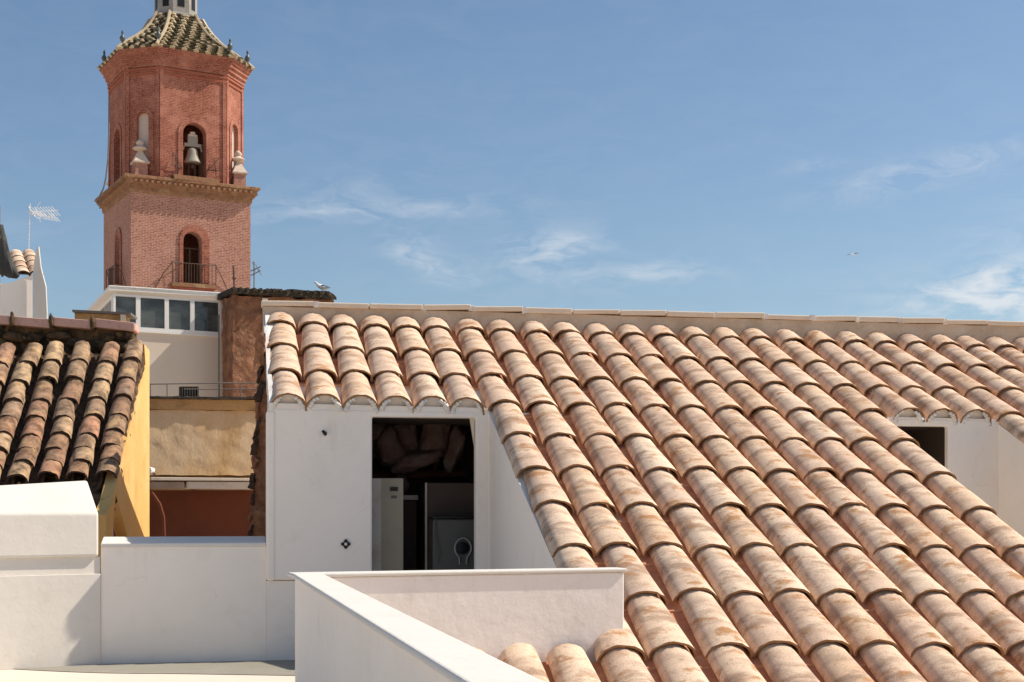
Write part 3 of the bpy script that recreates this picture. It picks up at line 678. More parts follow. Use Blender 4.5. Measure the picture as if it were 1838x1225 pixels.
# lumpy insulation sacks stuffed under the roof
for (u, v, ru, rv, dd, lab) in ((690, 775, 26, 30, .7, 'small greyish sack of insulation at the upper left of the doorway, under the ceiling'), (712, 800, 24, 34, .62, 'pinkish sack of insulation hanging low at the left under the ceiling'),
                           (750, 782, 24, 38, .8, 'round grey sack of insulation in the middle of the ceiling'), (800, 778, 26, 40, .7, 'large pale sack of insulation at the right under the ceiling'),
                           (757, 826, 48, 15, .55, 'long flat grey sack of insulation lying lowest, above the cabinets'), (838, 800, 14, 40, .7, 'narrow sack of insulation standing at the right jamb'), (736, 872, 16, 22, .85, 'upright grey sack of insulation behind the boiler')):
    bm = bmesh.new(); c = IN.P(u, v, dd); k = c.y/2600
    rr = bmesh.ops.create_icosphere(bm, subdivisions=3, radius=1)
    for q in rr['verts']:
        p = q.co.copy(); f = 1.1+.5*nz(p.x*1.3+u, p.y*1.3, p.z*1.3)+.22*nz(p.x*3.5+u, p.y*3.5, p.z*3.5)
        q.co = Vector((p.x*ru*k*f, p.y*.12*f, p.z*rv*k*f))
    o = smooth(ob('insulation_sack', bm, 'sack'), 180); o.location = c; o.rotation_euler = (0, R(18 if u > 780 else -14), IN.a)
    tag(o, lab, 'sack', 'insulation sacks stuffed under the room ceiling')
# rafters above the sacks
for k, (u0, v0, u1, v1) in enumerate(((660, 850, 870, 846), (700, 740, 740, 850), (770, 740, 790, 850), (835, 740, 815, 850))):
    bm = bmesh.new(); tube(bm, [IN.P(u0, v0, .95), IN.P(u1, v1, 1.2 if k else .95)], .035, 6); o = ob('rafter', bm, 'brown_foam', house); o.location = -Vector(house.location)

# ---- small fittings on the front wall
o = thing('wall_hook', 'small dark bolt sticking out of the white wall left of the doorway, high up', 'hook', wl_.P(583, 778, -.0))
bm = bmesh.new(); tube(bm, [(0, 0, 0), (0, -.04, .004)], .008, 8); tube(bm, [(-.012, -.036, .018), (.014, -.04, -.018)], .011, 8); ob('bolt', bm, 'black', o)
bm = bmesh.new(); lathe(bm, [(.016, 0), (.016, .004)], seg=12); q = ob('washer', bm, 'iron', o); q.rotation_euler = (R(90), 0, 0)
o = thing('wall_socket', 'small clover shaped black socket ring low on the white wall left of the doorway', 'socket', wl_.P(620.5, 977, -.002), wl_.a)
bm = bmesh.new(); n = 40; A = []; B = []; C_ = []
for k in range(n):
    t = 2*math.pi*k/n+math.pi/4; ro = .031+.006*math.cos(4*t+math.pi); ri = .0125
    ro = .030+.007*math.cos(4*(t-math.pi/4))*-1
    A.append(bm.verts.new((ro*math.cos(t), -.012, ro*math.sin(t)))); B.append(bm.verts.new((ri*math.cos(t), -.012, ri*math.sin(t)))); C_.append(bm.verts.new((ro*math.cos(t), .003, ro*math.sin(t))))
for k in range(n):
    j = (k+1) % n; bm.faces.new((A[k], A[j], B[j], B[k])); bm.faces.new((A[k], C_[k], C_[j], A[j]))
bmesh.ops.recalc_face_normals(bm, faces=bm.faces); ob('ring', bm, 'black', o)
bm = bmesh.new(); lathe(bm, [(.0122, 0), (.0122, .008)], seg=16); q = ob('centre', bm, 'pvc', o); q.rotation_euler = (R(90), 0, 0)

# ================================================================== TERRACE FLOOR, PARAPET WITH COPING
PF = Pl(525, 7.34, 20)                    # outer face of the front parapet
ZP = -.338                                  # top of its coping
corner = Vector(PF.fr(0, 0)); corner.z = HC
# left arm runs towards the viewer
armdir = Vector((math.sin(R(12.7)), -math.cos(R(12.7)), 0)); armn = Vector((math.cos(R(12.7)), math.sin(R(12.7)), 0))
CW = .155                                   # coping width
xe = PF.x(1126)
para = thing('parapet', 'low white rendered L shaped parapet with a bright flat coping in front of the doorway', 'parapet', (corner.x, corner.y, HC+FL))
def pp(v): return Vector(v) - Vector(para.location)
def solid(name, tops, z0, z1, m, parent, bv=.01, sub=None):
    bm = bmesh.new(); lo = [bm.verts.new(Vector((p.x, p.y, HC+z0)) - Vector(parent.location)) for p in tops]; hi = [bm.verts.new(Vector((p.x, p.y, HC+z1)) - Vector(parent.location)) for p in tops]
    bm.faces.new(lo[::-1]); bm.faces.new(hi); n = len(tops)
    for k in range(n): bm.faces.new((lo[k], lo[(k+1) % n], hi[(k+1) % n], hi[k]))
    bmesh.ops.recalc_face_normals(bm, faces=bm.faces); o = ob(name, bm, m, parent)
    if bv: bevel(o, bv, 3)
    return o
e = corner + PF.r*xe; ni = PF.n
LA = 6.6
# coping (one L-shaped slab, overhanging 1.2 cm) and the two wall bodies
inner = corner + PF.r*(CW/math.cos(R(0)))
cop = [corner, corner + armdir*LA, corner + armdir*LA + armn*CW, corner + PF.r*CW*1.0 - ni*0 + armdir*0.0, e, e + ni*CW*.9, corner + ni*CW*.9]
solid('coping', cop, ZP-.022, ZP, 'coping', para, .01)
ov = .014
b0 = corner + PF.r*.03 + ni*ov
solid('front_wall', [corner + PF.r*(CW-.02) + ni*ov, e - PF.r*.012 + ni*ov, e - PF.r*.012 + ni*(CW*.9-ov), corner + PF.r*(CW-.02) + ni*(CW*.9-ov)], FL, ZP-.0225, 'white_rough', para, .01)
solid('side_wall', [corner + PF.r*.038 + ni*(CW*.9-ov), corner + armdir*(LA-.02) + armn*.038, corner + armdir*(LA-.02) + armn*(CW-ov), corner + PF.r*(CW-ov) + ni*(CW*.9-ov)], FL-.05, ZP-.0225, 'white', para, .01)
# mortar skirt where the parapet meets the tiles
# floors
def sheet(name, pts, z, m, kind='structure', th=.15):
    bm = bmesh.new(); hi = [bm.verts.new((x, y, HC+z)) for x, y in pts]; lo = [bm.verts.new((x, y, HC+z-th)) for x, y in pts]
    bm.faces.new(hi); bm.faces.new(lo[::-1]); n = len(pts)
    for k in range(n): bm.faces.new((lo[k], lo[(k+1) % n], hi[(k+1) % n], hi[k]))
    bmesh.ops.recalc_face_normals(bm, faces=bm.faces); return tag(ob(name, bm, m), kind=kind)
wa = wl_.fr(wl_.x(150), 0, .1); wbk = wl_.fr(XR, 0, .1)
tip = corner + armdir*LA
fl = [(wa.x-3, wa.y-.4), (wa.x, wa.y), (wbk.x, wbk.y), (RP(A5+.3, 18.2).x, RP(A5+.3, 18.2).y), (e.x, e.y+.05), (corner.x+.08, corner.y+.08), (tip.x+.08, tip.y), (tip.x, -1), (wa.x-3, .5)]
fl[-2:] = [(tip.x+.3, -7), (wa.x-3, -7)]
sheet('terrace_floor', fl, FL, 'floor')

# ---- low wall left of the dormer
LW = Pl(483, (wl_.fr(xl, 0)).y+.03, 11.5)
lw = thing('low_wall', 'low plain white terrace wall with a flat coping, left of the doorway wall', 'wall', LW.fr(LW.x(330), FL))
def part(name, pl, pts, th, m, parent, d0=0, bv=0, pix=True, holes=()):
    bm = bmesh.new(); P = pl.px(pts) if pix else pts; H = [pl.px(h) if pix else h for h in holes]
    prism(bm, P, H, lambda x, z, d: pl.fr(x, z, d0+d)-Vector(parent.location), th)
    o = ob(name, bm, m, parent)
    if bv: bevel(o, bv, 3)
    return o
x0, x1 = LW.x(181), (wl_.fr(xl, 0)-LW.o).dot(LW.r)-.0105
zt = LW.xz(330, 975)[1]
part('wall_body', LW, [(x0, FL), (x1, FL), (x1, zt-.03), (x0, zt-.03)], .2, 'white', lw, d0=.012, pix=False)
bm = bmesh.new()
vs = [LW.fr(x0, zt-.029, 0), LW.fr(x1, zt-.029, 0), LW.fr(x1, zt, .0), LW.fr(x0, zt, .0), LW.fr(x0, zt-.029, .24), LW.fr(x1, zt-.029, .24), LW.fr(x1, zt+.045, .24), LW.fr(x0, zt+.045, .24)]
V_ = [bm.verts.new(v - Vector(lw.location)) for v in vs]
for f in ((0, 1, 2, 3), (5, 4, 7, 6), (3, 2, 6, 7), (0, 4, 5, 1), (1, 5, 6, 2), (4, 0, 3, 7)): bm.faces.new([V_[i] for i in f])
bmesh.ops.recalc_face_normals(bm, faces=bm.faces); bevel(ob('coping', bm, 'coping', lw), .008, 3)
# dark cement gutter strip at its foot, with a soft curved edge towards the terrace
bm = bmesh.new(); near = []; far = []
for k in range(13):
    u = -60 + (545+60)*k/12
    vy = 1197 + 13*math.sin(min(1, max(0, (u+60)/330))*math.pi/2) + 4*max(0, (u-300)/250)
    Y = 1.16*2600/(vy-910); near.append(Vector(((u-919)/2600*Y, Y, HC+FL+.004)))
    x = LW.x(u); far.append(LW.fr(x, FL+.004, .0 if u > 181 else -.02))
for k in range(12):
    bm.faces.new([bm.verts.new(p) for p in (near[k], near[k+1], far[k+1], far[k])])
bmesh.ops.remove_doubles(bm, verts=bm.verts, dist=.0005)
tag(ob('gutter_strip', bm, 'gutter'), kind='structure')

# ---- left block with the sloping top
LB = Pl(181, LW.fr(LW.x(181), 0).y-.002, 31)
lb = thing('block_wall', 'thick white rendered wall at the far left with a sloping top and a recessed band', 'wall', LB.fr(LB.x(100), FL))
xa, xb = LB.x(-220), 0.0
zz = lambda v, u=100: LB.xz(u, v)[1]
part('lower_wall', LB, [(xa, FL), (xb, FL), (xb, zz(1032)), (xa, zz(1032))], .45, 'block_white', lb, d0=0, pix=False, bv=.006)
part('recessed_band', LB, [(xa, zz(1032)+.001), (xb-.002, zz(1032)+.001), (xb-.002, zz(1001)-.001), (xa, zz(1001)-.001)], .4, 'block_white', lb, d0=.018, pix=False)
# upper block: section with vertical face then sloped top
bm = bmesh.new()
def sec(x, dt): return [LB.fr(x, zz(1001), -.015), LB.fr(x, zz(922), -.015), LB.fr(x, zz(860)+dt, .30), LB.fr(x, zz(870)+dt, .44), LB.fr(x, zz(1001), .44)]
s0 = [bm.verts.new(v-Vector(lb.location)) for v in sec(xa, -.10)]; s1 = [bm.verts.new(v-Vector(lb.location)) for v in sec(xb-.018, 0)]
bm.faces.new(s0[::-1]); bm.faces.new(s1)
for k in range(5): bm.faces.new((s0[k], s0[(k+1) % 5], s1[(k+1) % 5], s1[k]))
bmesh.ops.recalc_face_normals(bm, faces=bm.faces); bevel(ob('upper_block', bm, 'block_white', lb), .02, 3)

# ================================================================== OLD TILED HOUSE ON THE LEFT
p2 = .245; G0 = Vector((-18.8897, 56.2087, 5.6652))*p2+Vector((0, 0, HC)); yaw2 = .1253; pit2 = R(36)
r2 = Vector((math.cos(yaw2), math.sin(yaw2), .037)); h2 = Vector((math.sin(yaw2), -math.cos(yaw2), 0)); d2 = h2*math.cos(pit2)+Vector((0, 0, -math.sin(pit2)))
t2 = [0, 1.3627, 2.7286, 4.0113, 5.1504, 6.1091, 7.0117, 7.7523, 8.6]
old = thing('old_tiled_house', 'old house with weathered dark clay tiles and a bright yellow side wall', 'house', (G0.x, G0.y, 0))
def GP(a, b, up=0): 
    n = r2.cross(d2).normalized(); n = n if n.z > 0 else -n
    return G0 + r2*(a*p2)+d2*(b*p2)+n*up
ex2 = r2.normalized(); ey2 = -(d2-ex2*d2.dot(ex2)).normalized(); M2 = Matrix((ex2, ey2, ex2.cross(ey2))).transposed()
oc = [cover_mesh('old_cover_tile_%d' % k, .40, .185, .155, .082, .068, .018, 50+k, seg=10, edge='old_edge', face='old_tile', wob=.005) for k in range(4)]
ochan = channel_mesh('old_channel_tile', .42, .12, .13, .05, .014, face='old_channel', edge='old_edge')
for i in range(-6, 5):
    for j in range(0, 8 if i > -1 else 8):
        a = i + (.0 if i < 4 else -.04) + random.uniform(-.05, .05); b_ = t2[j]+random.uniform(-.1, .1)
        o = bpy.data.objects.new('cover_tile', random.choice(oc)); COL.objects.link(o); o.parent = old
        o.matrix_local = Matrix.Translation(GP(a, b_, -.075+random.uniform(-.006, .008)) - Vector(old.location)) @ (M2 @ Matrix.Rotation(random.uniform(-.05, .05), 3, 'Z') @ Matrix.Rotation(R(-2.4), 3, 'X') @ Matrix.Rotation(random.uniform(-.05, .05), 3, 'Y')).to_4x4()
        if i < 4:
            o = bpy.data.objects.new('channel_tile', ochan); COL.objects.link(o); o.parent = old
            o.matrix_local = Matrix.Translation(GP(i+.5, t2[j]+.2, -.115) - Vector(old.location)) @ M2.to_4x4()
def gq(bm, pts): return bm.faces.new([bm.verts.new(p - Vector(old.location)) for p in pts])
bm = bmesh.new(); T = [GP(-6.5, -1.6, -.17), GP(4.25, -1.6, -.17), GP(4.25, 9.6, -.17), GP(-6.5, 9.6, -.17)]
A = [bm.verts.new(p-Vector(old.location)) for p in T]; B = [bm.verts.new(p-Vector((0, 0, .12))-Vector(old.location)) for p in T]
bm.faces.new(A); bm.faces.new(B[::-1])
for k in range(4): bm.faces.new((A[k], A[(k+1) % 4], B[(k+1) % 4], B[k]))
bmesh.ops.recalc_face_normals(bm, faces=bm.faces); ob('roof_bed', bm, 'old_channel', old)
# mossy upstand below the ridge caps, and the pink caps
ORD = Pl(240, 14.35, 7.2)
part('mossy_upstand', ORD, [(-260, 560), (-60, 575), (238, 590), (238, 650), (-260, 660)], .25, 'moss', old, d0=.08); roughen(old.children[-1], .06, .03, 14, 3)
bm = bmesh.new()
for k in range(23):                         # moss cushions and rubble against the upstand
    u = -20+k*11+random.uniform(-5, 5); blob(bm, ORD.P(u, 618+random.uniform(-18, 20), .05)-Vector(old.location), .05+random.random()*.04, k, (1.2, .8, .7))
q = tag(smooth(ob('moss_clumps', bm, 'moss', old), 180), kind='stuff')
for (u0, v0, u1, v1) in ((-260, 553, -120, 558), (-118, 558, 20, 568), (22, 568, 92, 574), (95, 569.5, 167, 576), (169, 572, 244, 580)):
    o = part('ridge_cap', ORD, [(u0, v0), (u1, v1), (u1, v1+16), (u0, v0+16)], .30, 'pink_cap', old, d0=-.03, bv=.02)
for (u, v) in ((23, 572), (93, 574), (167, 578)):
    bm = bmesh.new(); blob(bm, ORD.P(u, v+3, -.035)-Vector(old.location), .045, u, (.55, .6, 1.7)); smooth(ob('cap_joint', bm, 'moss', old), 180)
# yellow side wall (faces right), following the rake of the roof
YA = GP(4.32, -1.9, 0); YB = GP(4.32, 9.0, 0); ydir = Vector((YB.x-YA.x, YB.y-YA.y, 0)).normalized(); yn = Vector((-ydir.y, ydir.x, 0)); yn = yn if yn.x > 0 else -yn
bm = bmesh.new(); back = YA - ydir*.42
ln_t = (YB-YA).dot(ydir)
def YW(t, z, d=0): p = back + ydir*t; return Vector((p.x, p.y, HC+z)) - yn*d
# wall outline in (distance towards viewer, height): top follows the rake
za = GP(4.32, -1.9, -.12).z-HC; zb_ = GP(4.32, 9.0, -.12).z-HC
T_ = (YB-back).dot(ydir)
# triangular cut-out in the yellow wall, shaped to stand in for a cast shadow
def ypx(u, v):                              # intersect a view ray with the yellow wall plane
    k = (u-919)/2600; d = Vector((k, 1, 0)); t = (back.dot(yn)-0)/d.dot(yn) if False else (Vector((back.x, back.y, 0)).dot(yn))/d.dot(yn)
    p = d*t; return ((p-Vector((back.x, back.y, 0))).dot(ydir), (910-v)/2600*t)
outer = [(0, -2.6), (T_+.3, -2.6), (T_+.3, zb_-.1)] + [(T_*(1-k/8), zb_+(za-zb_)*k/8*1.0) for k in range(0, 8)] + [(.42, za), (0, za-.02)]
hole = [ypx(208, 886), ypx(232, 975), ypx(200, 975)]
prism(bm, outer, [hole], lambda x, z, d: YW(x, z, d)-Vector(old.location), .10)
bmesh.ops.recalc_face_normals(bm, faces=bm.faces)
yw = ob('yellow_wall', bm, 'yellow', old); yw['label'] = 'bright yellow rendered side wall with a small triangular hole standing in for a shadow'
bm = bmesh.new(); prism(bm, [(T_-1.0, -2.6), (T_+.3, -2.6), (T_+.3, zb_-.25), (T_-1.0, zb_-.25)], [], lambda x, z, d: YW(x, z, d+.34)-Vector(old.location), .05); ob('shadow_hole_back', bm, 'yellow', old)  # panel behind the added cut-out, its shade reads as the shadow
# ================================================================== OCHRE BUILDING IN THE GAP
OW = Pl(360, 17, 23)
och = thing('ochre_building', 'stained beige building seen in the gap, dark red below and rusty banded parapet above', 'building', (OW.o.x, OW.o.y, 0))
part('upper_wall', OW, [(200, 735), (480, 738), (480, 853), (200, 853)], .4, 'ochre', och)
part('parapet_band', OW, [(200, 716), (480, 719), (480, 737.5), (200, 734.5)], .4, 'ochre_band', och, d0=-.03); roughen(och.children[-1], .12, .012, 8)
o = part('parapet_capping', OW, [(200, 711), (480, 714), (480, 718.5), (200, 715.5)], .45, 'soot', och, d0=-.06); roughen(o, .1, .015, 9)
part('lower_wall', Pl(360, 17.25, 6), [(200, 870), (480, 870), (480, 1150), (200, 1150)], .3, 'red', och, d0=.14)
part('awning_rail', OW, [(268, 857), (455, 859), (455, 864), (268, 863)], .22, 'metal', och, d0=-.12, bv=.006)
for u0, u1 in ((268, 329), (332, 453)):
    part('awning_box', OW, [(u0, 865), (u1, 865.5), (u1, 879), (u0, 878)], .2, 'metal' if u0 > 300 else 'awning', och, d0=-.10, bv=.02)
part('soffit_strip', OW, [(200, 853.5), (480, 853.5), (480, 880), (200, 880)], .1, 'ochre_band', och, d0=.13)
bm = bmesh.new(); tube(bm, [OW.P(262, 876, .0), OW.P(272, 888, -.1), OW.P(283, 905, -.12), OW.P(290, 928, -.12), OW.P(292, 965, -.1), OW.P(292, 1000, -.08)], .022, 8)
tag(ob('hose', bm, 'red'), 'dark red hose curving down in front of the dark red wall beside the yellow wall', 'hose')
o = thing('floodlight', 'small round dark lamp fixed beside the yellow wall above the awning rail', 'lamp', OW.P(272, 845, -.1))
bm = bmesh.new(); tube(bm, [(0, 0, 0), (-.03, -.08, .0)], [.03, .04], 10); ob('lamp_head', bm, 'pvc', o); bm = bmesh.new(); tube(bm, [(0, .0, -.02), (0, .1, -.05)], .012, 6); ob('bracket', bm, 'iron', o)
# rubble wall edge left of our house, jagged outline
RW = Pl(470, 11.9, 8)
pts = [(472, 600), (474, 600), (475, 640), (478, 700), (486, 740), (492, 1010), (446, 1010), (449, 962), (452, 930), (450, 900), (455, 872), (457, 845), (453, 822), (459, 800), (458, 775), (464, 755), (462, 735), (468, 715), (466, 690), (471, 670), (471, 640)]
rw = part('rubble_wall_tmp', RW, pts, .3, 'rust', thing('rubble_wall', 'narrow rusty rubble wall edge with broken dark tiles against the white house', 'wall', (RW.o.x, RW.o.y, 0)))
rw.name = 'wall_core'; roughen(rw, .05, .03, 11, 5)
rub = rw.parent
for k in range(11):
    v = 640+k*32; u = 470-(v-640)/320*22 + (-1 if k % 2 else 2)
    bm = bmesh.new(); addbox(bm, (0, 0, 0), (.018+.02*random.random(), .10, .07+.10*random.random())); o = ob('broken_tile', bm, 'old_edge' if k % 3 else 'rust', rub); roughen(o, .02, .02, 25, k)
    o.location = RW.P(u, v, .02)-Vector(rub.location); o.rotation_euler = (random.uniform(-.3, .3), random.uniform(-.1, .45), 0)

# ================================================================== PENTHOUSE, CHIMNEY BLOCK, RAILING
PH = Pl(400, 23.6, 26.6)
ph = thing('penthouse', 'cream rooftop room with a strip of four white framed windows below the bell tower', 'building', (PH.o.x, PH.o.y, 0))
xL = 243
part('front_wall', PH, [(203, 592), (248, 592), (403, 602), (403, 780), (203, 780)], .2, 'cream', ph, holes=[[(321, 694), (357, 694), (357, 712), (321, 712)]])
# windows: frame bars round dark panes
bars = [(203, 207), (243.5, 251.5), (295, 302.5), (341, 348.5), (392.5, 396)]
topv = lambda u: 528+(u-203)*.066; botv = lambda u: 585+(u-203)*.062
for k in range(4):
    u0, u1 = bars[k][1], bars[k+1][0]
    fr_ = part('window', PH, [(u0-4, topv(u0-4)), (u1+4, topv(u1+4)), (u1+4, botv(u1+4)+5), (u0-4, botv(u0-4)+5)], .06, 'pvc', ph, d0=-.03+.0005*k, holes=[[(u0, topv(u0)+3.5), (u1, topv(u1)+3.5), (u1, botv(u1)), (u0, botv(u0))]])
    o = part('pane', PH, [(u0-1, topv(u0)+2), (u1+1, topv(u1)+2), (u1+1, botv(u1)+1), (u0-1, botv(u0)+1)], .01, 'glass', ph, d0=.01); o.parent = fr_
part('window_sill', PH, [(203, 590), (396, 602), (396, 606), (203, 594)], .12, 'pvc', ph, d0=-.035)
part('corner_post', PH, [(392, 536), (404, 537), (404, 602), (392, 601)], .2, 'pvc', ph, d0=-.02)
part('fascia', PH, [(194, 513), (418, 527.5), (418, 536), (194, 521)], .06, 'pvc', ph, d0=-.06, bv=.01)
# roof slab and left glazed side
bm = bmesh.new()
a0 = PH.P(194, 514.5, -.06); a1 = PH.P(418, 529, -.06); hi = [a0, a1, a1+PH.n*3.2-Vector((0, 0, .25)), a0+PH.n*3.2-Vector((0, 0, .25))]
hi[1] = a1
A = [bm.verts.new(p-Vector(ph.location)) for p in hi]; B = [bm.verts.new(p-Vector((0, 0, .06))-Vector(ph.location)) for p in hi]
bm.faces.new(A); bm.faces.new(B[::-1])
for k in range(4): bm.faces.new((A[k], A[(k+1) % 4], B[(k+1) % 4], B[k]))
bmesh.ops.recalc_face_normals(bm, faces=bm.faces); ob('roof', bm, 'pvc', ph)
SD = Pl(203, PH.P(203, 600).y, 26.6+90)     # side running away from the viewer
def SDf(t, z, d=0): return PH.P(203, 600) * 1 + PH.n*t + Vector((0, 0, z-(PH.xz(203, 600)[1]))) + PH.r*d
side = []
bm = bmesh.new(); z0 = PH.xz(203, 592)[1]; z1 = PH.xz(203, 527)[1]
prism(bm, [(0.02, z0-2.2), (2.6, z0-2.2), (2.6, z1-.22), (.02, z1-.01)], [[(.15, z0-.1), (1.2, z0-.1), (1.2, z1-.15), (.15, z1-.07)], [(1.3, z0-.1), (2.5, z0-.1), (2.5, z1-.28), (1.3, z1-.17)]], lambda x, z, d: SDf(x, z, d)-Vector(ph.location), .05)
ob('side_window_wall', bm, 'pvc', ph)
bm = bmesh.new(); prism(bm, [(.1, z0-.2), (2.55, z0-.2), (2.55, z1-.26), (.1, z1-.05)], [], lambda x, z, d: SDf(x, z, d+.02)-Vector(ph.location), .01); ob('side_pane', bm, 'glass', ph)
# barred vent window low in the cream wall
bw = part('barred_window', PH, [(321, 694), (357, 694), (357, 712), (321, 712)], .02, 'black', ph, d0=.12)
for k in range(8):
    o = part('window_bar', PH, [(322.5+k*4.6, 694), (324+k*4.6, 694), (324+k*4.6, 712), (322.5+k*4.6, 712)], .015, 'greyiron', ph, d0=.02)
    o.parent = bw
# rust coloured chimney block
CB = Pl(418, 22.9, 26.6)
cbk = thing('chimney_block', 'rough rust red masonry block with a blackened tile top, right of the penthouse', 'chimney', (CB.o.x, CB.o.y, 0))
core = part('masonry', CB, [(418, 530), (520, 535), (600, 538), (600, 760), (418, 760)], .62, 'rust', cbk)
roughen(core, .12, .03, 7, 2)
o = part('tile_top', CB, [(412, 519), (500, 521), (585, 524), (599, 533), (599, 538), (470, 531), (412, 527)], .85, 'soot', cbk, d0=-.1); roughen(o, .07, .03, 11, 9)
for k in range(15):
    u = 416+k*12; bm = bmesh.new(); tube(bm, [CB.P(u, 520+k*.55, -.14), CB.P(u, 519+k*.55, .7)], .028, 8); o = ob('top_tile', bm, 'soot', cbk); o.location = -Vector(cbk.location)
o = part('mortar_streak', CB, [(470, 536), (480, 537), (478, 600), (473, 640), (471, 580)], .02, 'white_mortar', cbk, d0=-.035)
o = part('side_pipe', CB, [(403, 560), (405, 560), (405, 740), (403, 740)], .03, 'greyiron', cbk, d0=.35)
# roof railing
RL = Pl(360, 17.1, 23); rl = thing('roof_railing', 'thin iron railing along the top of the stained beige wall', 'railing', RL.P(360, 713))
def rod(bm, p, q, r): tube(bm, [p-Vector(rl.location), q-Vector(rl.location)], r, 6)
bm = bmesh.new(); rod(bm, RL.P(258, 690), RL.P(470, 687), .007); ob('top_rail', bm, 'greyiron', rl)
bm = bmesh.new(); rod(bm, RL.P(330, 699), RL.P(470, 699), .006); ob('middle_rail', bm, 'greyiron', rl)
for u in (263, 270, 300, 395, 432, 466):
    bm = bmesh.new(); rod(bm, RL.P(u, 689), RL.P(u, 716), .007); ob('post', bm, 'greyiron', rl)
# low orange parapet behind the old roof
o = thing('low_orange_parapet', 'low orange brick parapet with a dark slab top behind the pink ridge tiles', 'parapet', Pl(180, 19, 5).P(180, 580))
q = Pl(180, 19, 5); part('brick_face', q, [(134, 562), (226, 566), (226, 600), (134, 600)], .3, 'ochre_band', o); part('slab_top', q, [(131, 557), (236, 562), (236, 566), (131, 561)], .5, 'greyiron', o, d0=-.05)
part('end_block', q, [(217, 565), (226, 566), (226, 577), (217, 577)], .1, 'cream', o, d0=-.03)

# ================================================================== FAR WHITE HOUSE, LEFT EDGE
FH = Pl(58, 27, 24)
fh = thing('far_white_house', 'white house at the left edge with a small patch of pale roof tiles', 'house', (FH.o.x, FH.o.y, 0))
part('front_wall', FH, [(-160, 520), (20, 508), (58, 492), (58, 700), (-160, 700)], 3.0, 'white', fh)
q = Pl(58, FH.o.y, 24)
SR = Pl(58, 27, 24); fr0 = FH.P(58, 560)
# right face that catches the sun: runs back, its top steps down
bm = bmesh.new(); B_ = Pl(84, 28.6, 24)
pr = FH.P(58, 445); 
rf = Pl(58, 26.98, -38)
part('side_wall', rf, [(59, 492), (61, 470), (66, 445), (69, 443), (73, 480), (82, 515), (84, 560), (84, 680), (59, 680)], .02, 'coping', fh)
ft = [cover_mesh('far_tile_%d' % k, .5, .26, .22, .10, .08, .03, 80+k, seg=8, edge='old_edge', face='tile') for k in range(2)]
for i in range(7):
    for j in range(4):
        o = bpy.data.objects.new('cover_tile', ft[(i+j) % 2]); COL.objects.link(o); o.parent = fh
        p = FH.P(56, 492, 0) + FH.r*(-.24*i+.10) + FH.n*(.34*j) + Vector((0, 0, .15*j-.02-.06*i*.4))
        o.matrix_local = Matrix.Translation(p-Vector(fh.location)) @ Matrix.Rotation(R(24), 4, 'Z') @ Matrix.Rotation(R(24), 4, 'X')
bm = bmesh.new(); b0 = FH.P(56, 494, 0); pts = [b0, b0-FH.r*1.9-Vector((0, 0, .04)), b0-FH.r*1.9+FH.n*1.5+Vector((0, 0, .62)), b0+FH.n*1.5+Vector((0, 0, .66))]
bm.faces.new([bm.verts.new(p-Vector(fh.location)) for p in pts]); ob('roof_bed', bm, 'mortar', fh)
part('roof_edge', FH, [(10, 441), (69, 444), (69, 448), (10, 446)], .2, 'coping', fh, d0=1.3)
# charcoal folded parasol, seen at the very edge
pr = thing('folded_parasol', 'folded charcoal fabric parasol hanging from its pole at the left edge', 'parasol', Vector(((2-919)/2600*12, 12, HC+.5)))
pr.location.z = HC+FL
def PX(u, v, Y=12): return Vector(((u-919)/2600*Y, Y, HC+(910-v)/2600*Y)) - Vector(pr.location)
bm = bmesh.new(); tube(bm, [PX(-8, 1150), PX(-2, 370)], .014, 8); ob('pole', bm, 'greyiron', pr)
bm = bmesh.new(); n = 14; ringp = None
prof = [(-1, 405, 4), (3, 425, 7), (6, 445, 9), (8, 465, 13), (12, 480, 14), (17, 492, 12), (24, 499, 6)]
for (u, v, w_) in prof:
    c = PX(u, v); k = 12/2600
    ring = [bm.verts.new(c + Vector((math.cos(2*math.pi*t/n)*w_*k*(1+.28*math.cos(2*math.pi*t/n*4+v*.06)), math.sin(2*math.pi*t/n)*w_*k*(1+.28*math.cos(2*math.pi*t/n*4+v*.06)), .3*math.sin(v+t)*k*4))) for t in range(n)]
    if ringp:
        for t in range(n): bm.faces.new((ringp[t], ringp[(t+1) % n], ring[(t+1) % n], ring[t]))
    else: bm.faces.new(ring)
    ringp = ring
bm.faces.new(ringp[::-1]); bmesh.ops.recalc_face_normals(bm, faces=bm.faces); smooth(ob('canopy', bm, 'fabric', pr), 60)
bm = bmesh.new(); tube(bm, [PX(-1, 405), PX(12, 478), PX(32, 497)], [.03, .05, .02], 10); smooth(ob('fabric_fold', bm, 'fabric', pr), 60)

